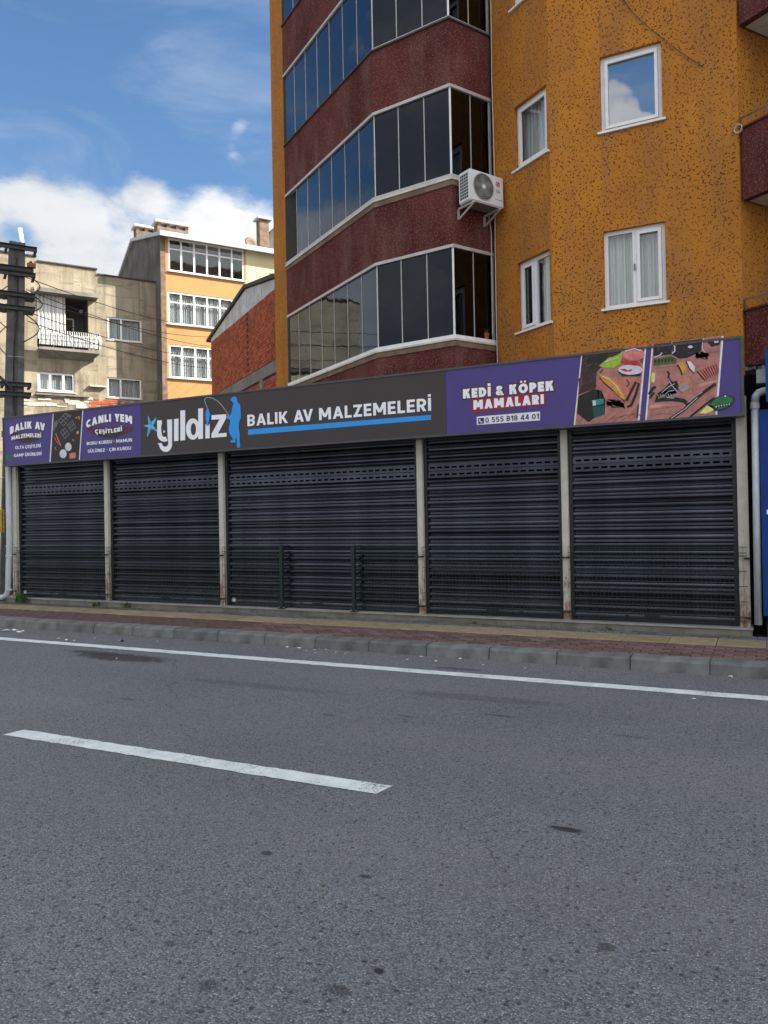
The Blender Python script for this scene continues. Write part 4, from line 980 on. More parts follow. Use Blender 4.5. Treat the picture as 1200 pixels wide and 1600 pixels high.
for k in range(NB+1):
    zt_, zb_ = 4.72+ST*k, 3.575+ST*k
    bay = link('bay_balcony', None, apt, pts[2]+Vector((0, 0, zb_)))
    mb = MB(); ringband(mb, 0, .12, zb_, zt_)
    inn = offs(.118); mb.prism([(p.x, p.y) for p in inn][::-1], zb_+.001, zb_+.16)
    mb.build('parapet', 'red', bay)
    mb = MB(); ringband(mb, -.035, .10, zt_+.001, zt_+.035); mb.build('coping', 'rooftop' if k > 1 else 'sill', bay)
    if k < 2:
        mb = MB(); ringband(mb, -.018, .0, zt_-.10, zt_); mb.build('weathered_lip', 'chimney', bay)
    if k == NB: break
    z0, z1 = zt_+.035, zb_+ST-.002
    white = 'alu' 
    if k < 2:
        mb = MB(); ringband(mb, -.02, .07, z0+.001, z0+.065); mb.build('bottom_rail', 'pvc' if k == 0 else 'alu', bay)
    else:
        mb = MB(); ringband(mb, 0.0, .07, z0+.001, z0+.04); mb.build('bottom_rail', 'alu', bay)
    mb = MB(); ringband(mb, -.012, .08, z1-.055, z1); mb.build('head_rail', 'alu', bay)
    gz0, gz1 = z0+(.066 if k < 2 else .041), z1-.056
    for si, (F, n_) in enumerate(zip(FSg, (7, 3, 2))):
        for j in range(n_):
            a, b = F.len*j/n_, F.len*(j+1)/n_
            if si == 0 and j == 0 and k == 1: continue
            a2, b2 = a+.006, b-.006
            if j == 0: a2 += .02
            if j == n_-1: b2 -= .02
            MB().fb(F, a2, b2, -.035, -.029, gz0+.004, gz1-.004).build('pane', 'glass_dark', bay)
            if j > 0 or si == 2:
                w_ = .010 if si == 0 else .014
                if j > 0: MB().fb(F, a-w_*.6, a+w_*.6, -.037, -.020, gz0+.001, gz1-.001).build('mullion', 'alu', bay)
    for q in (1, 2):
        p = offs(.03)[q]; MB().tube([p+Vector((0, 0, gz0-p.z+.001)), p+Vector((0, 0, gz1-p.z-.001))], .02 if q == 2 else .013, 6).build('corner_post', 'pvc' if q == 2 else 'alu', bay)
    F = FSg[2]; MB().fb(F, F.len-.05, F.len-.005, -.05, -.01, gz0+.001, gz1-.001).build('end_post', 'alu', bay)
    F = FSg[0]; MB().fb(F, .0, .05, -.05, -.01, gz0+.001, gz1-.001).build('end_post', 'rail', bay)
# side balconies on the far-right facet
nD = FD.n; FBs = Fr(cw(*BE), (nD.x, nD.y), (-FD.d.x, -FD.d.y))   # the side face: s runs out from the corner
for zt_, zb_ in ((4.57, 3.42), (7.29, 6.235), (9.98, 8.86), (12.7, 11.55), (15.4, 14.3)):
    b_ = link('side_balcony', None, apt, cw(*BE, zb_))
    s0, s1 = .05, 1.30
    mb = MB(); mb.fb(FBs, s0, s1, -.12, .0, zb_, zt_); mb.fb(FBs, s1-.12, s1-.001, -4.0, -.121, zb_, zt_-.001)
    mb.build('parapet', 'red', b_)
    MB().fb(FBs, s0, s1-.122, -4.0, -.122, zb_+.01, zb_+.16).build('floor_slab', 'sill', b_)
    MB().fb(FBs, s0-.03, s1+.03, -.14, .03, zt_+.001, zt_+.03).build('coping', 'red', b_)
    a_, e_ = FBs.P(s0-.05, -.03, zt_+.19), FBs.P(s1, -.03, zt_+.19)
    MB().tube([FBs.P(s0-.02, -.03, zt_+.03), a_, e_], .015, 8).build('handrail', 'chimney', b_, smooth=True)
    for s_ in (.45, 1.0): MB().tube([FBs.P(s_, -.03, zt_+.03), FBs.P(s_, -.03, zt_+.19)], .014, 6).build('baluster', 'chimney', b_)
    if zt_ == 7.29:
        cc = [FBs.P(s0-.03+.06*math.cos(t*.7), .03+.02*math.sin(t*.3), zt_+.02+.06*math.sin(t*.7)) for t in range(19)]
        MB().tube(cc, .008, 6).build('cable_coil', 'cable_white', b_)
# thin cables on the facade
def cable(name, lab, ptsl, r, m, group=None, cat='cable'):
    return MB().tube(ptsl, r, 5).build(name, m, label=lab, cat=cat, group=group)
fA0 = [FA.P(.05, .03, z)+Vector((0, 0, 0)) for z in (19, 16, 13, 10.6, 9.6, 8.6, 7.7, 6.6, 5.2, 4.0)]
for i, dx in enumerate((0, .012, -.004, .02, 0, .018, .03, .0, -.01, 0)): fA0[i] = fA0[i]+FA.d*dx
cable('facade_cable', 'thin pale cable hanging down the corner between red bay and orange wall', fA0, .009, 'cable_white')
pB = [atf(x, y, FB) for x, y in ((968, -8), (990, 22), (1016, 46), (1036, 62), (1060, 80), (1084, 96), (1100, 106))]
cable('facade_cable', 'slack pale cable slanting across the orange wall above the upper window', [FB.P(a, .02, z) for a, z in pB], .005, 'room')
# small flower pot at the open pane
fp = FSg[2]; pc = fp.P(fp.len-.2, -.03, 4.822)
pot = thing('flower_pot', 'small terracotta pot at the open end of the lowest bay', 'flower pot', pc)
MB().lathe(pc, (0, 0, 1), [(0, .035), (.09, .05), (.10, .055), (.115, .055), (.115, .045)], 12).build('pot', 'terracotta', pot)
mb = MB(); rr = random.Random(2)
for i in range(16):
    a = rr.uniform(0, 6.28); l = rr.uniform(.04, .09); b = pc+Vector((0, 0, .11)); t = b+Vector((math.cos(a)*l*.7, math.sin(a)*l*.7, l)); u = Vector((-math.sin(a), math.cos(a), 0))*.012
    mb.quad(b, (b+t)/2+u, t, (b+t)/2-u)
mb.build('leaves', 'leaf', pot)

# air conditioner --------------------------------------------------------
F = FSg[2]
ac = thing('air_conditioner', 'white outdoor air conditioner unit bracketed on the dark red parapet corner', 'air conditioner', F.P(.6, .25, 7.1))
a0, a1, z0, z1, oB, oF = .05, .845, 7.085, 7.635, .12, .43
mb = MB().fb(F, a0, a1, oB, oF, z0, z1)
me_ac = mb.mesh('casing', 'ac_white')
bm = bmesh.new(); bm.from_mesh(me_ac); bmesh.ops.bevel(bm, geom=list(bm.edges), offset=.018, segments=2, affect='EDGES'); bm.to_mesh(me_ac); bm.free()
cas = link('casing', me_ac, ac)
cx, cz, R_ = a0+.31, (z0+z1)/2+.01, .232
MB().plate(F, arc(cx, cz, R_, R_, 0, 360, 40)[:-1], oF, oF+.003).build('fan_recess', 'dark', ac)
mb = MB()
def ringp(mb, r0, r1, o0, o1, n=40):
    A, B = arc(cx, cz, r0, r0, 0, 360, n), arc(cx, cz, r1, r1, 0, 360, n)
    for i in range(n): mb.plate(F, [A[i], A[i+1], B[i+1], B[i]], o0, o1)
for r in (.07, .11, .15, .19): ringp(mb, r-.002, r+.002, oF+.006, oF+.012, 28)
ringp(mb, R_-.012, R_+.004, oF+.003, oF+.014)
for i in range(44):
    t = i/44*360
    mb.plate(F, stroke_pts([(cx+r*math.cos(rad(t+r*120)), cz+r*math.sin(rad(t+r*120))) for r in (.03, .09, .15, .20, R_-.01)], .0045), oF+.008, oF+.0115)
mb.build('fan_grille', 'grille', ac)
mb = MB()
for i in range(5):
    t0 = i*72
    mb.plate(F, [(cx+r*math.cos(rad(t)), cz+r*math.sin(rad(t))) for r, t in ((.04, t0), (.19, t0+8), (.20, t0+38), (.12, t0+46), (.045, t0+50))], oF+.0035, oF+.005)
mb.build('fan_blade', 'ac_dark', ac)
MB().plate(F, arc(cx, cz, .036, .036, 0, 360, 20)[:-1], oF+.012, oF+.018).build('fan_hub', 'ac_white', ac)
bx, bz = a0+.655, z0+.405
MB().plate(F, arc(bx, bz, .052, .052, 0, 360, 28)[:-1], oF+.0005, oF+.002).build('logo_disc', 'lgred', ac)
mb = MB()
ringA = arc(bx, bz, .041, .041, 75, 368, 22); mb.plate(F, stroke_pts(ringA, .006), oF+.002, oF+.003)
mb.plate(F, stroke_pts([(bx, bz+.022), (bx, bz-.02), (bx+.014, bz-.02)], .007), oF+.002, oF+.003)
mb.plate(F, arc(bx-.020, bz+.016, .006, .006, 0, 360, 8)[:-1], oF+.002, oF+.003)
mb.plate(F, stroke_pts([(bx+.012, bz+.001), (bx+.041, bz+.001)], .006), oF+.0021, oF+.0031)
mb.build('logo_face', 'p_white', ac)
text_mesh('LG', F, bx-.045, bx+.045, bz-.155, .062, oF+.0005, .002, 'badge_grey', ac, .2)
MB().fb(F, bx-.08, bx+.10, oF+.0003, oF+.0012, z0+.125, z0+.135).build('nameplate', 'badge_grey', ac)
mb = MB(); sideF = Fr(F.P(a0, 0, 0), (-F.n.x, -F.n.y), (-F.d.x, -F.d.y))
mb2 = MB()
for i in range(4):
    for j in range(8):
        s_ = -oF+.055+i*.055; zq = z0+.06+j*.055
        mb.fb(sideF, s_, s_+.040, .0005, .003, zq, zq+.042)
mb.build('side_grille', 'dark', ac)
MB().fb(F, a0+.05, a1-.05, oB+.03, oF-.03, z0-.004, z0-.0005).build('underside', 'ac_dark', ac)
for s_ in (a0+.06, a1-.12):
    mb = MB(); mb.fb(F, s_, s_+.035, 0.001, .035, z0-.21, z0-.03); mb.fb(F, s_, s_+.035, 0.036, oF+.01, z0-.040, z0-.006)
    mb.add([F.P(s_+.005, .036, z0-.185), F.P(s_+.03, .036, z0-.185), F.P(s_+.03, oF-.02, z0-.042), F.P(s_+.005, oF-.02, z0-.042), F.P(s_+.005, .036, z0-.215), F.P(s_+.03, .036, z0-.215), F.P(s_+.03, oF+.01, z0-.05), F.P(s_+.005, oF+.01, z0-.05)],
           [(0, 1, 2, 3), (4, 5, 6, 7), (0, 1, 5, 4), (1, 2, 6, 5), (2, 3, 7, 6), (3, 0, 4, 7)])
    mb.build('bracket', 'alu', ac)
MB().tube([F.P(a1-.05, .08, z0-.02), F.P(a1+.02, .06, z0-.3), F.P(a1+.03, .04, z0-1.4), F.P(a1+.03, .03, 4.9)], .008, 6).build('hose', 'cable_white', ac)

# ================================================================== BACKGROUND HOUSES (left)
G0 = (-.3375*36.5, 36.5); dG = (.866, .5); nG = (.5, -.866)
FG = frame2(G0, (G0[0]+dG[0], G0[1]+dG[1]))
gh = thing('grey_house', 'weathered grey beige house with an ornate balcony and stepped flat roof', 'house', FG.P(-2, -3, 0))
sBal0, sBal1 = -3.70, -1.50
log = (sBal0, sBal1, 9.60, 12.02)      # recessed balcony opening
wG = [(-.64, .94, 10.24, 11.33), (-.70, .88, 7.50, 8.47), (-3.70, -2.12, 7.62, 8.50)]
mb = MB()
wall(mb, FG, -14, sBal0, 0, 13.68, [], .1)
wall(mb, FG, sBal0, -1.10, 0, 13.47, [log, wG[2]], .12)
wall(mb, FG, -1.10, 1.75, 0, 13.235, [wG[0], wG[1]], .12)
def tops(a, b, z): mb.quad(FG.P(a, 0, z), FG.P(b, 0, z), FG.P(b, -9, z), FG.P(a, -9, z))
tops(-14, sBal0, 13.68); tops(sBal0, -1.1, 13.47); tops(-1.1, 1.75, 13.235)
mb.quad(FG.P(sBal0, 0, 13.47), FG.P(sBal0, -9, 13.47), FG.P(sBal0, -9, 13.68), FG.P(sBal0, 0, 13.68))
mb.quad(FG.P(-1.1, 0, 13.235), FG.P(-1.1, -9, 13.235), FG.P(-1.1, -9, 13.47), FG.P(-1.1, 0, 13.47))
mb.quad(FG.P(-14, 0, 0), FG.P(-14, -9, 0), FG.P(-14, -9, 13.68), FG.P(-14, 0, 13.68))
mb.quad(FG.P(1.75, 0, 0), FG.P(1.75, -9, 0), FG.P(1.75, -9, 13.235), FG.P(1.75, 0, 13.235))
mb.quad(FG.P(-14, -9, 0), FG.P(1.75, -9, 0), FG.P(1.75, -9, 13.2), FG.P(-14, -9, 13.2))
mb.build('wall', 'grey_wall', gh)
mb = MB()
for a, b, z in ((-14, sBal0+.03, 13.69), (sBal0+.03, -1.07, 13.48), (-1.07, 1.75, 13.245)): mb.fb(FG, a, b, -.3, .06, z, z+.06)
mb.build('roof_edge', 'rooftop', gh)
# loggia box
a, b, c, d = log
mb = MB(); dp_ = -1.3
mb.quad(FG.P(a, dp_, c), FG.P(b, dp_, c), FG.P(b, dp_, d), FG.P(a, dp_, d)); mb.quad(FG.P(a, -.12, c), FG.P(a, dp_, c), FG.P(a, dp_, d), FG.P(a, -.12, d))
mb.quad(FG.P(b, -.12, c), FG.P(b, dp_, c), FG.P(b, dp_, d), FG.P(b, -.12, d)); mb.quad(FG.P(a, -.12, d), FG.P(b, -.12, d), FG.P(b, dp_, d), FG.P(a, dp_, d))
mb.quad(FG.P(a, -.12, c), FG.P(b, -.12, c), FG.P(b, dp_, c), FG.P(a, dp_, c)); mb.build('balcony_recess', 'dark_conc', gh)
window(Fr(FG.P(0, dp_+.02, 0), FG.d, FG.n), -2.9, -1.95, 9.62, 11.35, gh, rec=-.06, sill=0, cur='curtain', gl='glass_house', name='balcony_door')
BO = .62
bal = link('balcony', None, gh, FG.P(-2.4, .3, 9.5))
mb = MB(); mb.fb(FG, sBal0+.02, -1.12, 0.002, BO, 9.40, 9.52); mb.build('floor_slab', 'concrete', bal)
mb = MB(); mb.add([FG.P(s, o, z) for s in (sBal0+.04, -1.3) for o, z in ((0.002, 9.395), (BO-.05, 9.395), (0.002, 9.12))], [(0, 1, 2), (3, 4, 5), (0, 1, 4, 3), (1, 2, 5, 4), (2, 0, 3, 5)]); mb.build('slab_haunch', 'concrete', bal)
MB().fb(FG, sBal0+.02, -1.12, 0.002, .5, 12.02, 12.2).build('canopy_slab', 'concrete', bal)
# belly railing
nbar = 26; mbr = []
def belly(t): return .10*math.sin(min(1, max(0, t))*math.pi*.9+.15)+.0
for side in (0,):
    pass
tr0, tr1 = 9.62, 10.30
mb = MB(); e0, e1 = sBal0+.03, -1.13
mb.tube([FG.P(e0, BO-.02, tr1), FG.P(e1, BO-.02, tr1), FG.P(e1, .02, tr1)], .022, 6); mb.tube([FG.P(e0, BO-.02, tr0), FG.P(e1, BO-.02, tr0), FG.P(e1, .02, tr0)], .018, 6)
mb.build('rail', 'steel_dark', bal)
bars = [(FG.P(e0+(e1-e0)*i/nbar, BO-.02, 0), FG.n) for i in range(nbar+1)]+[(FG.P(e1, BO-.02-(BO-.04)*i/6, 0), FG.d) for i in range(1, 7)]
bm_ = MB()
for p, nn in bars:
    bm_.tube([p+nn*belly(1-j/7)*1.25+Vector((0, 0, tr0+(tr1-tr0)*j/7)) for j in range(8)], .011, 4)
bm_.build('baluster_row', 'pvc', bal)
sc = MB()
for i in range(len(bars)-1):
    p = (bars[i][0]+bars[i+1][0])/2; nn = bars[i][1]; t = (bars[i+1][0]-bars[i][0]).normalized()
    for (hz, rz, sg) in ((.2, .055, 1), (.42, .06, -1), (.58, .04, 1)):
        sc.tube([p+nn*(belly(1-(hz+rz*math.sin(a_*sg))/(tr1-tr0))*1.25+.008)+t*(rz*.75*math.cos(a_*sg)*(1-a_/9))+Vector((0, 0, tr0+hz+rz*math.sin(a_*sg)*(1-a_/9))) for a_ in [q*.9 for q in range(8)]], .010, 4)
sc.build('scrollwork', 'steel_dark', bal)
wv = MB()      # white cloth tied behind the railing
curtain(wv, FG, e0+.02, e1-.05, tr0+.02, tr1-.12, BO-.09, .02, .17); wv.build('screen_cloth', 'curtain', bal)
cu_ = MB(); curtain(cu_, FG, sBal0+.02, sBal0+1.22, 10.0, 12.0, -.05, .035, .16); cu_.build('hanging_curtain', 'curtain', bal)
window(FG, *wG[0], gh, mull=(-.64+.62,), rec=.05, fw=.075, gl='glass_house', sillm='sill')
window(FG, *wG[1], gh, mull=(-.70+.62,), rec=.05, fw=.075, gl='glass_house', sillm='sill')
window(FG, *wG[2], gh, mull=(-3.18, -2.62), rec=.05, fw=.10, gl='glass_house', sillm='sill')
MB().fb(FG, -3.8, -1.5, .002, .12, 7.44, 7.50).build('ledge', 'concrete', gh)
MB().fb(FG, -1.5, -.75, .002, .16, 7.95, 8.02).build('ledge', 'broken', gh)
rb = MB(); rr = random.Random(9)
for r in range(5):
    for c in range(8):
        if rr.random() < .8-.12*abs(r-2): s_ = -1.5+c*.21+(.1 if r % 2 else 0)+rr.uniform(-.01, .01); rb.fb(FG, s_, s_+.2, .002, .012+rr.uniform(0, .006), 6.98+r*.085, 7.055+r*.085)
rb.build('exposed_brickwork', 'brick', gh, kind='stuff')
lp = MB()
for i in range(26):
    s_ = rr.uniform(-5, -1.7); zz_ = 6.9+rr.uniform(0, .5); lp.fb(FG, s_, s_+rr.uniform(.2, .5), .002, .012+rr.uniform(0, .02), zz_, zz_+rr.uniform(.05, .16))
lp.build('patched_plaster', 'broken', gh)
MB().lathe(FG.P(-1.62, dp_+.03, 11.75), FG.n, [(0, .08), (.06, .09), (.07, .05)], 14).build('vent', 'pvc', gh)
mp = thing('roof_pipe', 'short shiny metal pipe standing on the grey house roof by the utility pole', 'pipe', FG.P(-4.0, -.4, 13.74))
s_, z_ = atf(37, 385, FG, -.3); s2, z2 = atf(31, 357, FG, -.3)
MB().tube([FG.P(s_, -.3, 13.7), FG.P(s2, -.3, z2)], .10, 10).build('pipe', 'pvc', mp, smooth=True)

# peach house
K0 = Vector(FG.P(1.63, 1.05, 0)); FK = Fr(K0, FG.d, FG.n); FKs = Fr(K0, (-FG.n.x, -FG.n.y), (-FG.d.x, -FG.d.y))
ph = thing('peach_house', 'four storey peach and cream house with rows of white framed windows', 'house', FK.P(3, -4, 0))
wk = [(.36, 4.15, 13.57, 15.16), (.30, 4.15, 11.03, 12.60), (.32, 4.15, 8.46, 10.06)]
mb = MB(); wall(mb, FK, 0, 4.25, 0, 15.30, wk, .10); mb.build('wall', 'peach', ph)
mb = MB(); wall(mb, FK, 4.25, 8.2, 0, 15.30, [(5.45, 6.2, 13.3, 14.2)], .10); mb.build('wall', 'cream', ph, label='cream painted right part of the wall')
MB().fb(FK, -.02, .22, .001, .03, 0, 15.28).build('corner_strip', 'chimney', ph)
mb = MB()
gable = [(0, 0), (0, 15.30), (5.9, 16.85), (9.3, 15.9), (9.3, 0)]
mb.quad(*[FKs.P(s_, 0, z_) for s_, z_ in gable]); mb.quad(*[FKs.P(s_, -8.2, z_) for s_, z_ in gable]); mb.build('gable_wall', 'dark_conc', ph)
mb = MB()
mb.add([FKs.P(s_, o, z_) for o in (.12, -8.3) for s_, z_ in ((-.35, 15.28), (5.9, 16.95), (9.4, 15.95), (9.4, 15.80), (5.9, 16.80), (-.35, 15.10))],
       [(0, 1, 7, 6), (1, 2, 8, 7), (2, 3, 9, 8), (3, 4, 10, 9), (4, 5, 11, 10), (5, 0, 6, 11), (0, 1, 4, 5), (1, 2, 3, 4), (6, 7, 10, 11), (7, 8, 9, 10)])
mb.build('roof', 'tin', ph)
MB().fb(FK, -.12, 8.3, .36, .44, 15.07, 15.31).build('gutter', 'tin', ph)
for (a, b, c, d) in wk:
    mu = [a+(b-a)*i/6 for i in range(1, 6)]
    window(FK, a, b, c, d, ph, mull=mu, tr=(c+(d-c)*.68,), rec=.02, fw=.085, gl='glass_house', cur=None if c > 13 else 'curtain', sill=.10)
    if c > 13: MB().fb(FK, a, b, -.9, -.85, c, d).build('dim_room_backing', 'frame_dark', ph)  # dark sheet behind the panes, its grey stands for the dim room
window(FK, 5.45, 6.2, 13.3, 14.2, ph, rec=.04, gl='glass_house')
for (x0_, x1_, y0_, y1_, oo, nm) in ((213, 244, 352, 384, -5.4, 0), (246, 294, 345, 372, -1.3, 1)):
    sa, zt1 = atf(x0_, y0_, FK, oo); sb, _ = atf(x1_, y0_, FK, oo); _, zb1 = atf(x0_, y1_, FK, oo)
    ch = link('chimney', None, ph, FK.P(sa, oo, zb1))
    MB().fb(FK, sa, sb, oo-.7, oo, zb1-.6, zt1-.26).build('stack', 'chimney', ch)
    mb = MB()
    n_ = 3 if nm else 2
    for i in range(n_+1): 
        s_ = sa+(sb-sa-.16)*i/n_; mb.fb(FK, s_, s_+.16, oo-.7, oo, zt1-.26, zt1-.05)
    mb.build('flue_brick', 'chimney', ch)
    MB().fb(FK, sa-.12, sb+.14, oo-.8, oo+.12, zt1-.05, zt1+.05).build('cap', 'sill', ch)
dish = thing('satellite_dish', 'small grey satellite dish on the peach house roof edge', 'satellite dish', FK.P(4.4, -.3, 15.5))
s_, z_ = atf(391, 381, FK, -.2)
MB().lathe(FK.P(s_, -.2, z_), (FK.n+Vector((.3, -.1, .4))), [(0, .02), (.03, .18), (.08, .32), (.10, .33), (.06, .2), (.03, .02)], 18).build('dish', 'chimney', dish, smooth=True)
MB().tube([FK.P(s_, -.25, z_), FK.P(s_, -.35, 15.2)], .03, 6).build('bracket', 'steel_dark', dish)

# house far behind with a tall chimney
F2 = Fr(cw(-7.9, 49), FG.d, FG.n)
fh = thing('far_house', 'distant house roof with tall brick chimney at the orange block edge', 'house', F2.P(2, -3, 0))
pa = [atf(x, y, F2) for x, y in ((401, 392), (428, 359), (470, 340), (520, 380))]
mb = MB(); mb.plate(F2, [(pa[0][0], 0), pa[0], pa[1], pa[2], pa[3], (pa[3][0], 0)], -8, 0); mb.build('wall', 'dark_conc', fh)
mb = MB(); 
for i in range(3): mb.plate(F2, [pa[i], pa[i+1], (pa[i+1][0], pa[i+1][1]+.15), (pa[i][0], pa[i][1]+.15)], -8.1, .15)
mb.build('roof', 'rooftop', fh)
sa, za = atf(405.5, 342, F2, .3); sb, zb2 = atf(420.5, 384, F2, .3)
MB().fb(F2, sa, sb, -.3, .3, zb2-1.0, za-.1).build('chimney', 'chimney', fh)
MB().fb(F2, sa-.16, sb+.2, -.45, .45, za+.02, za+.14).build('chimney_cap', 'sill', fh)
mb = MB()
for s_ in (sa, sb-.14): mb.fb(F2, s_, s_+.14, -.3, .3, za-.1, za+.02)
mb.build('flue_brick', 'chimney', fh)

# brick house
B0 = (-6.725, 30.0)
FBk = frame2(B0, (B0[0]+.454, B0[1]-.891))
bh = thing('brick_house', 'unplastered red brick building with grey board gable behind the shop', 'house', FBk.P(4, -3, 0))
MB().fb(FBk, .34, 9.5, -.25, -.012, 0, 8.50).build('wall_core', 'joint', bh)
MB().fb(FBk, .34, .5, -6, -.25, 0, 8.45).build('side_wall', 'brick', bh)
bw = MB(); rr = random.Random(4); zc = 5.0; row = 0
beam = (6.02, 6.39)
while zc < 8.47:
    if not (beam[0]-.09 < zc < beam[1]):
        s_ = .34-(.1 if row % 2 else 0)
        while s_ < 9.4:
            a, b = max(s_, .34), min(s_+.19, 9.4)
            if b-a > .03 and not (5.05 < (a+b)/2 < 5.17): bw.fb(FBk, a, b-.012, -.012, rr.uniform(-.003, .008), zc, zc+.083)
            s_ += .202
    zc += .095; row += 1
bw.build('brickwork', 'brick', bh, kind='stuff')
MB().fb(FBk, .33, 9.45, -.012, .02, beam[0], beam[1]).build('tie_beam', 'concrete', bh)
MB().fb(FBk, 6.3, 6.6, -.012, .016, 5.0, beam[0]-.001).build('column', 'concrete', bh)
gp = [(.05, 8.50), (.05, 8.62), (5.0, 9.72-.30), (7.9, 9.0-.05), (9.5, 8.95), (9.5, 8.50)]
gpts = [(-.1, 8.66), (5.0, 10.0), (7.9, 9.4)]
roofl = [atf(325, 535, FBk), atf(384, 450, FBk), atf(430, 434, FBk)]
ext = (9.6, roofl[2][1]+(roofl[2][1]-roofl[1][1])*.3)
def roof_z(s_):
    P_ = [roofl[0], roofl[1], roofl[2], ext]
    for (a, za_), (b, zb_) in zip(P_, P_[1:]):
        if a <= s_ <= b: return za_+(zb_-za_)*(s_-a)/(b-a)
    return P_[-1][1]
s_ = .34
while s_ < 9.4:
    e = min(s_+.42, 9.4)
    if min(roof_z(s_), roof_z(e))-.05 > 8.53:
        MB().plate(FBk, [(s_+.006, 8.505), (e-.006, 8.505), (e-.006, roof_z(e)-.04), (s_+.006, roof_z(s_)-.04)], -.03, random.Random(int(s_*10)).uniform(0, .012)).build('board', 'boards', bh)
    s_ = e
mb = MB(); P_ = [roofl[0], roofl[1], roofl[2], ext]
for (a, b) in zip(P_, P_[1:]): mb.plate(FBk, [a, b, (b[0], b[1]+.13), (a[0], a[1]+.10)], -7, .07)
mb.build('roof', 'rooftop', bh)

# concrete house off to the left, seen only as a reflection in the lowest bay
Fc = frame2((-26.5, 22.0), (-18.6, 35.0))
lh = thing('concrete_house', 'tan concrete block house standing further left along the side street', 'house', Fc.P(6, -4, 0))
MB().fb(Fc, 0, 15, -9, 0, 0, 9.4).build('wall', 'grey_wall', lh)
mb = MB()
for z in [k*.95 for k in range(1, 10)]: mb.fb(Fc, 0, 15, .001, .03, z, z+.05)
mb.build('formwork_line', 'dark_conc', lh)
MB().fb(Fc, -.2, 15.2, -9.2, .15, 9.4, 9.6).build('roof_edge', 'rooftop', lh)

# neighbouring blocks on the street right of the frame: they shade the road
def block(x0, x1, y0, y1, h, m, lab, name='apartment_building'):
    t = thing(name, lab, 'apartment building', ((x0+x1)/2, (y0+y1)/2, 0))
    F = Fr((x0, y0), (1, 0), (0, -1)); hl = []
    nf = int((h-1.5)/2.9); nx = int((x1-x0)/3.2)
    for k in range(nf):
        for i in range(nx): a = .9+i*3.2; hl.append((a, a+1.5, 1.3+k*2.9, 2.7+k*2.9))
    mb = MB(); wall(mb, F, 0, x1-x0, 0, h, hl, .12); mb.build('wall', m, t)
    MB().fb(F, 0, x1-x0, -(y1-y0), -.3, 0, h).build('core', 'concrete', t)
    for hh in hl: window(F, *hh, t, mull=((hh[0]+hh[1])/2,), rec=.05, cur=None)
    MB().fb(F, -.1, x1-x0+.1, -(y1-y0), .2, h, h+.25).build('roof', 'concrete', t)
block(5.5, 17.5, 11.2, 20, 19.5, 'peach', 'pale peach apartment block on the street to the right of the orange one')
block(17.9, 33, 10.6, 21, 21.5, 'cream', 'cream apartment block further right along the street')

# ================================================================== UTILITY POLE AND CABLES
YP = 10.75
pt, pm, pb_ = at(26.5, 376, YP), at(20.5, 640, YP), at(16, 948, YP)
up = thing('utility_pole', 'dark concrete utility pole with many steel crossarms at the left edge', 'utility pole', (pb_.x, YP, .11))
dv = Vector((pt.x-pb_.x, 0, pt.z-pb_.z))
def polept(z): t = (z-pb_.z)/(pt.z-pb_.z); return Vector((pb_.x+(pt.x-pb_.x)*t, YP, z))
def halfw(z): return .205-.062*(z/7.4)
mb = MB(); zs_ = [0.05+i*7.28/8 for i in range(9)]; vs = []
ang = math.atan2(FG.d.y, FG.d.x)
for z in zs_:
    c = polept(z); h = halfw(z); hx = FG.d*h; hy = FG.n*h; g = .18
    for (i_, j_) in ((-1, -1), (1, -1), (1, -g), (1-g*1.6, -g), (1-g*1.6, g), (1, g), (1, 1), (g*1.4, 1), (g*1.4, 1-g), (-g*1.4, 1-g), (-g*1.4, 1), (-1, 1)):
        vs.append(c+hx*i_+hy*j_)
n_ = 12; fs = [(i*n_+j, i*n_+(j+1) % n_, (i+1)*n_+(j+1) % n_, (i+1)*n_+j) for i in range(8) for j in range(n_)]+[tuple(range(n_))[::-1], tuple(range(8*n_, 9*n_))]
mb.add(vs, fs); mb.build('shaft', 'pole', up)
def arm(z, back, front, side, parent=up, th=.05):
    c = polept(z); h = halfw(z)+.02; F_ = Fr(c, FG.d, FG.n); o = h*side
    mb = MB(); mb.fb(F_, -back, front, min(o, o+.05*side), max(o, o+.05*side), z-.035, z+.035); mb.fb(F_, -back, front, o+(.0 if side > 0 else -.1), o+(.1 if side > 0 else 0), z+.036, z+.044)
    return mb.build('crossarm', 'steel_dark', parent), F_, o
arms = [(at(26, y, YP).z, b, f) for y, b, f in ((377, 1.6, .42), (413, 1.5, .34), (445, 1.5, .38), (484, 1.5, .38), (598, 1.3, .34), (618, .9, .34))]
arms = [(at(40, 388, YP).z, 1.7, .36), (at(40, 421, YP).z, 1.6, .30), (at(40, 425, YP).z-.05, 1.5, .34), (at(40, 461, YP).z, 1.6, .34), (at(40, 482, YP).z, 1.5, .34), (at(40, 601, YP).z, 1.3, .30), (at(40, 616, YP).z, .8, .30)]
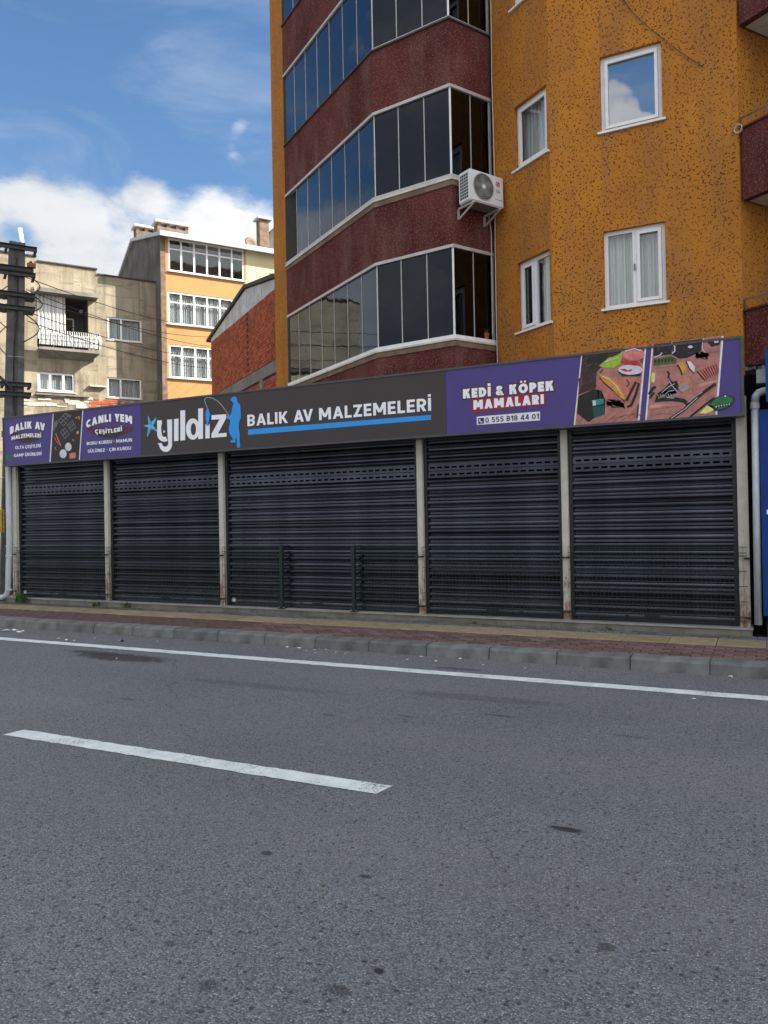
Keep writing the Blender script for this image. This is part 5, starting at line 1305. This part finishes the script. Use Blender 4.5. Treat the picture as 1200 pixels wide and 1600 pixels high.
for i, (z, b, f) in enumerate(arms):
    a, F_, o = arm(z, b, f, 1)
    if i in (1, 3, 4, 6): arm(z+.02, b*.7, f, -1)
    MB().fb(F_, f-.05, f+.0, -halfw(z)-.04, halfw(z)+.04, z-.03, z+.0).build('clamp', 'steel_dark', up)
    MB().fb(F_, -halfw(z)-.08, -halfw(z)-.03, -halfw(z)-.04, halfw(z)+.04, z-.03, z+.0).build('clamp', 'steel_dark', up)
    if i < 5:
        for s_ in ((-.55, -.95, -1.35) if i in (0, 2, 4) else (-.35, -.8, f-.05)):
            MB().lathe(F_.P(s_, o+.05, z+.045), (0, 0, 1), [(0, .012), (.02, .03), (.05, .045), (.06, .03), (.09, .04), (.12, .03), (.14, .015)], 10).build('insulator', 'insul' if i != 1 else 'steel_dark', up)
    if i == 1: MB().fb(F_, f-.12, f+.04, o+.02, o+.12, z+.05, z+.13).build('fuse_cap', 'rust', up)
c = polept(5.6); Fp = Fr(c, FG.d, FG.n)
MB().tube([Fp.P(-1.0, .25, 5.2), Fp.P(-.1, .22, 4.35)], .03, 6).build('brace', 'steel_dark', up)
MB().lathe(Fp.P(-.62, .1, 6.05), (0, 0, 1), [(0, .02), (.0, .12), (.28, .13), (.30, .05)], 14).build('junction_can', 'insul', up)
for z in (5.0, 2.55): 
    h = halfw(z)+.004; c = polept(z); Fz = Fr(c, FG.d, FG.n); MB().fb(Fz, -h, h, -h, h, z, z+.012).build('strap', 'insul', up)
MB().tube([polept(z)+FG.n*(halfw(z)+.02)+FG.d*(.03*math.sin(z*2.3)) for z in (7.0, 6.4, 5.7, 5.0, 4.4, 3.9, 3.4)], .012, 5).build('down_cable', 'cable', up)
for (za, zb_, oo) in ((6.35, 5.85, .35), (5.9, 5.3, .3), (6.7, 6.2, .3)):
    c = polept(za); Fz = Fr(c, FG.d, FG.n); c2 = [Fz.P(.12+oo*math.sin(t/8*3.14), .2, za+(zb_-za)*t/8) for t in range(9)]
    MB().tube(c2, .012, 5).build('jumper_cable', 'cable', up)
    MB().tube([Fz.P(-.18-oo*.6*math.sin(t/8*3.14), .16, za+(zb_-za)*t/8-.3) for t in range(9)], .010, 5).build('jumper_cable', 'cable', up)
tg = link('number_plate', MB().box(at(-14, 812, YP-.24).x, at(7, 812, YP-.24).x, YP-.25, YP-.235, at(3, 832, YP-.24).z, at(3, 796, YP-.24).z).mesh('number_plate', 'yellow'), up)
xa = at(7, 812, YP-.25).x; zA, zB = at(3, 829, YP-.24).z, at(3, 799, YP-.24).z
mb = MB()
mb.fb(Fr((0, YP-.25), (1, 0), (0, -1)), xa-.075, xa-.062, .0005, .003, zA+.02, zB-.02)
for i in range(4): mb.fb(Fr((0, YP-.25), (1, 0), (0, -1)), xa-.062, xa-.025, .0005, .003, zA+.03+i*.09, zA+.045+i*.09)
mb.build('plate_marking', 'black', up)
# long cables from the pole over to the peach house
ca = [((40, 433), (300, 489), (390, 510)), ((41, 452), (300, 524), (390, 541)), ((42, 466), (300, 508), (392, 520)), ((42, 487), (300, 536), (392, 556)), ((44, 502), (300, 552), (395, 572))]
names = ['uppermost', 'second from the top', 'third from the top', 'fourth from the top', 'lowest']
for (a, mdl, e), nm in zip(ca, names):
    A = at(a[0], a[1], YP-.1); es, ez = atf(e[0], e[1], FK, .25); E = FK.P(es, .25, ez)
    ptsc = []
    for i in range(21):
        t = i/20; p = A.lerp(E, t); p.z -= .45*4*t*(1-t); ptsc.append(p)
    cable('overhead_cable', 'black overhead cable, %s of five, from the pole towards the peach house' % nm, ptsc, .009, 'cable', 'overhead cables from the utility pole')
# wires running along the street to the left
for i, z in enumerate((7.15, 6.5, 6.0)):
    c = polept(z); d_ = (FG.d*-1)
    p_ = [c+d_*(.3+i*.2)+FG.n*.2]+[c+d_*(.3+i*.2+k*3)+Vector((-.5*k, -.1*k, -.05*k+.002*k*k)) for k in range(1, 9)]
    cable('overhead_cable', ('topmost', 'middle', 'bottom')[i]+' black cable leaving the utility pole to the left', p_, .013, 'cable', 'cables leaving to the left')

# ================================================================== SMALL THINGS
def weed(x, y, z, n, h, lab, seed, dry=.2):
    t = thing('weed', lab, 'weed', (x, y, z), 'weeds along the shop plinth'); rr = random.Random(seed)
    for part, m, cnt in (('leaves', 'leaf', int(n*(1-dry))), ('dry_stalks', 'drygrass', max(3, int(n*dry)))):
        mb = MB()
        for i in range(cnt):
            a = rr.uniform(0, 6.28); l = h*rr.uniform(.5, 1.15); lean = rr.uniform(.3, 1.3); bx_, by_ = x+rr.uniform(-h*.6, h*.6), y+rr.uniform(-.03, .02)
            wd = (.016 if part == 'leaves' else .004)*rr.uniform(.6, 1.5); u = Vector((-math.sin(a), math.cos(a), 0))*wd; dd = Vector((math.cos(a), math.sin(a)*.5, 0))
            P = [Vector((bx_, by_, z))+dd*l*lean*q*q*.7+Vector((0, 0, l*(q-.35*q*q*lean*.5))) for q in (0, .35, .7, 1)]
            mb.add([P[0]-u*.4, P[0]+u*.4, P[1]+u, P[1]-u, P[2]+u*.8, P[2]-u*.8, P[3]], [(0, 1, 2, 3), (3, 2, 4, 5), (5, 4, 6)])
        mb.build(part, m, t)
w1 = at(33, 950, 9.88)
weed(w1.x, 9.88, .125, 60, .23, 'bushy weed growing at the plinth below the leftmost shutter', 1)
w2 = at(150, 954, 9.9); weed(w2.x, 9.9, .125, 34, .10, 'low spreading weed at the plinth near the first inner post', 2)
w3 = at(198, 956, 9.9); weed(w3.x, 9.9, .125, 26, .12, 'grassy dry tuft by the plinth under the second shutter', 3, .6)
w4 = at(950, 976, 9.9); weed(w4.x, 9.9, .125, 22, .05, 'tiny weed at the plinth under the rightmost shutter', 4)
w5 = at(740, 968, 9.9); weed(w5.x, 9.9, .125, 40, .035, 'thin line of moss and weed by the plinth under the fourth shutter', 5)
ms = MB(); rr = random.Random(21)
for i in range(420):
    x = rr.uniform(-9.5, -.3); l = rr.uniform(.006, .022); y = 9.915-abs(rr.gauss(0, .015)) if rr.random() < .6 else rr.choice((9.635, 9.73, 9.83))+rr.gauss(0, .006)
    if math.sin(x*2.1)+rr.random()*1.4 < .6: continue
    a = rr.uniform(0, 6.28); ms.quad((x, y, .127), (x+.02*math.cos(a), y+.008, .127+l*.5), (x+.014*math.cos(a), y, .127+l))
ms.build('moss_in_joints', 'leaf', kind='stuff')
# litter by the kerb
def scrap(px_, py_, sz, seed, m='paper', z=.003):
    d = ray(px_, py_); t = (z-EYE.z)/d.z; p = EYE+d*t; rr = random.Random(seed); n = 7; pts_ = []
    for i in range(n):
        a = i/n*6.283; r = sz*rr.uniform(.5, 1.1); pts_.append(Vector((p.x+r*math.cos(a), p.y+r*.7*math.sin(a), z+rr.uniform(0, sz*.25))))
    return pts_, Vector((p.x, p.y, z+sz*.35))
lt = MB()
for i, (x, y, s_) in enumerate(((92, 998, .03), (104, 1000, .03), (116, 1001, .02), (148, 997, .015), (183, 1149-0, 0), (449, 1011, .018), (467, 1013, .03), (478, 1017, .016), (492, 1016, .02), (493, 1020, .015), (497, 1012, .014), (510, 1015, .014),
                                (525, 1019, .016), (540, 1021, .014), (636, 1031, .018), (658, 1026, .018), (681, 1033, .02), (719, 1029, .022), (755, 1039, .015), (820, 1044, .014), (1084, 1092, .014), (1142, 1057, .022), (914, 1156, .006),
                                (182, 1029, .014), (172, 1019, .014), (340, 1012, .01), (246, 1002, .014), (10, 986, .06), (30, 988, .05), (22, 985, .05), (36, 986, .03))):
    if not s_: continue
    p_, c_ = scrap(x, y, s_*1.4, i); k = len(p_)
    lt.add(p_+[c_], [(j, (j+1) % k, k) for j in range(k)])
for i in range(60):
    rr = random.Random(100+i); p_, c_ = scrap(rr.uniform(440, 560), rr.uniform(1005, 1022), rr.uniform(.003, .008), i); k = len(p_)
    lt.add(p_+[c_], [(j, (j+1) % k, k) for j in range(k)])
lt.build('litter', 'paper', kind='stuff')
for (x, y, s_, m, lab, cat) in ((190, 1002, .06, 'black', 'crumpled black and white wrapper lying in the gutter at the left', 'wrapper'), (552, 1015, .07, 'paper', 'grey crushed paper heap in the gutter below the middle shutter', 'paper scrap')):
    t = thing('wrapper', lab, cat, (0, 0, 0)); rr = random.Random(int(x)); d = ray(x, y); q_ = EYE+d*((.003-EYE.z)/d.z)
    t.location = q_; WL[t.name] = q_.copy()
    mb = MB()
    for r in range(3):
        n = 9; pts_ = [Vector((q_.x+s_*(1-r*.3)*rr.uniform(.6, 1.1)*math.cos(i/n*6.283), q_.y+s_*.6*(1-r*.3)*rr.uniform(.6, 1.1)*math.sin(i/n*6.283), .003+r*.008+rr.uniform(0, .008))) for i in range(n)]
        mb.add(pts_+[Vector((q_.x, q_.y, .012+r*.012))], [(j, (j+1) % n, n) for j in range(n)])
    mb.build('crumpled_sheet', m, t)
    MB().add([q_+Vector((-.03, -.03, .01)), q_+Vector((.01, -.035, .018)), q_+Vector((.0, .01, .03))], [(0, 1, 2)]).build('torn_edge', 'paper', t)

# loose grit swept against the kerb and scattered on the road
gr = MB(); rr = random.Random(77)
for i in range(2600):
    x = rr.uniform(-14, .6); y = 8.11-abs(rr.gauss(0, .10)) if rr.random() < .7 else rr.uniform(1.8, 8.1)
    r = rr.uniform(.003, .008); a = rr.uniform(0, 6.28)
    b = [(x+r*math.cos(a+t), y+r*math.sin(a+t), .0015) for t in (0, 2.1, 4.2)]
    gr.add(b+[(x, y, .0015+r)], [(0, 1, 3), (1, 2, 3), (2, 0, 3)])
gr.build('grit', 'chimney', kind='stuff')
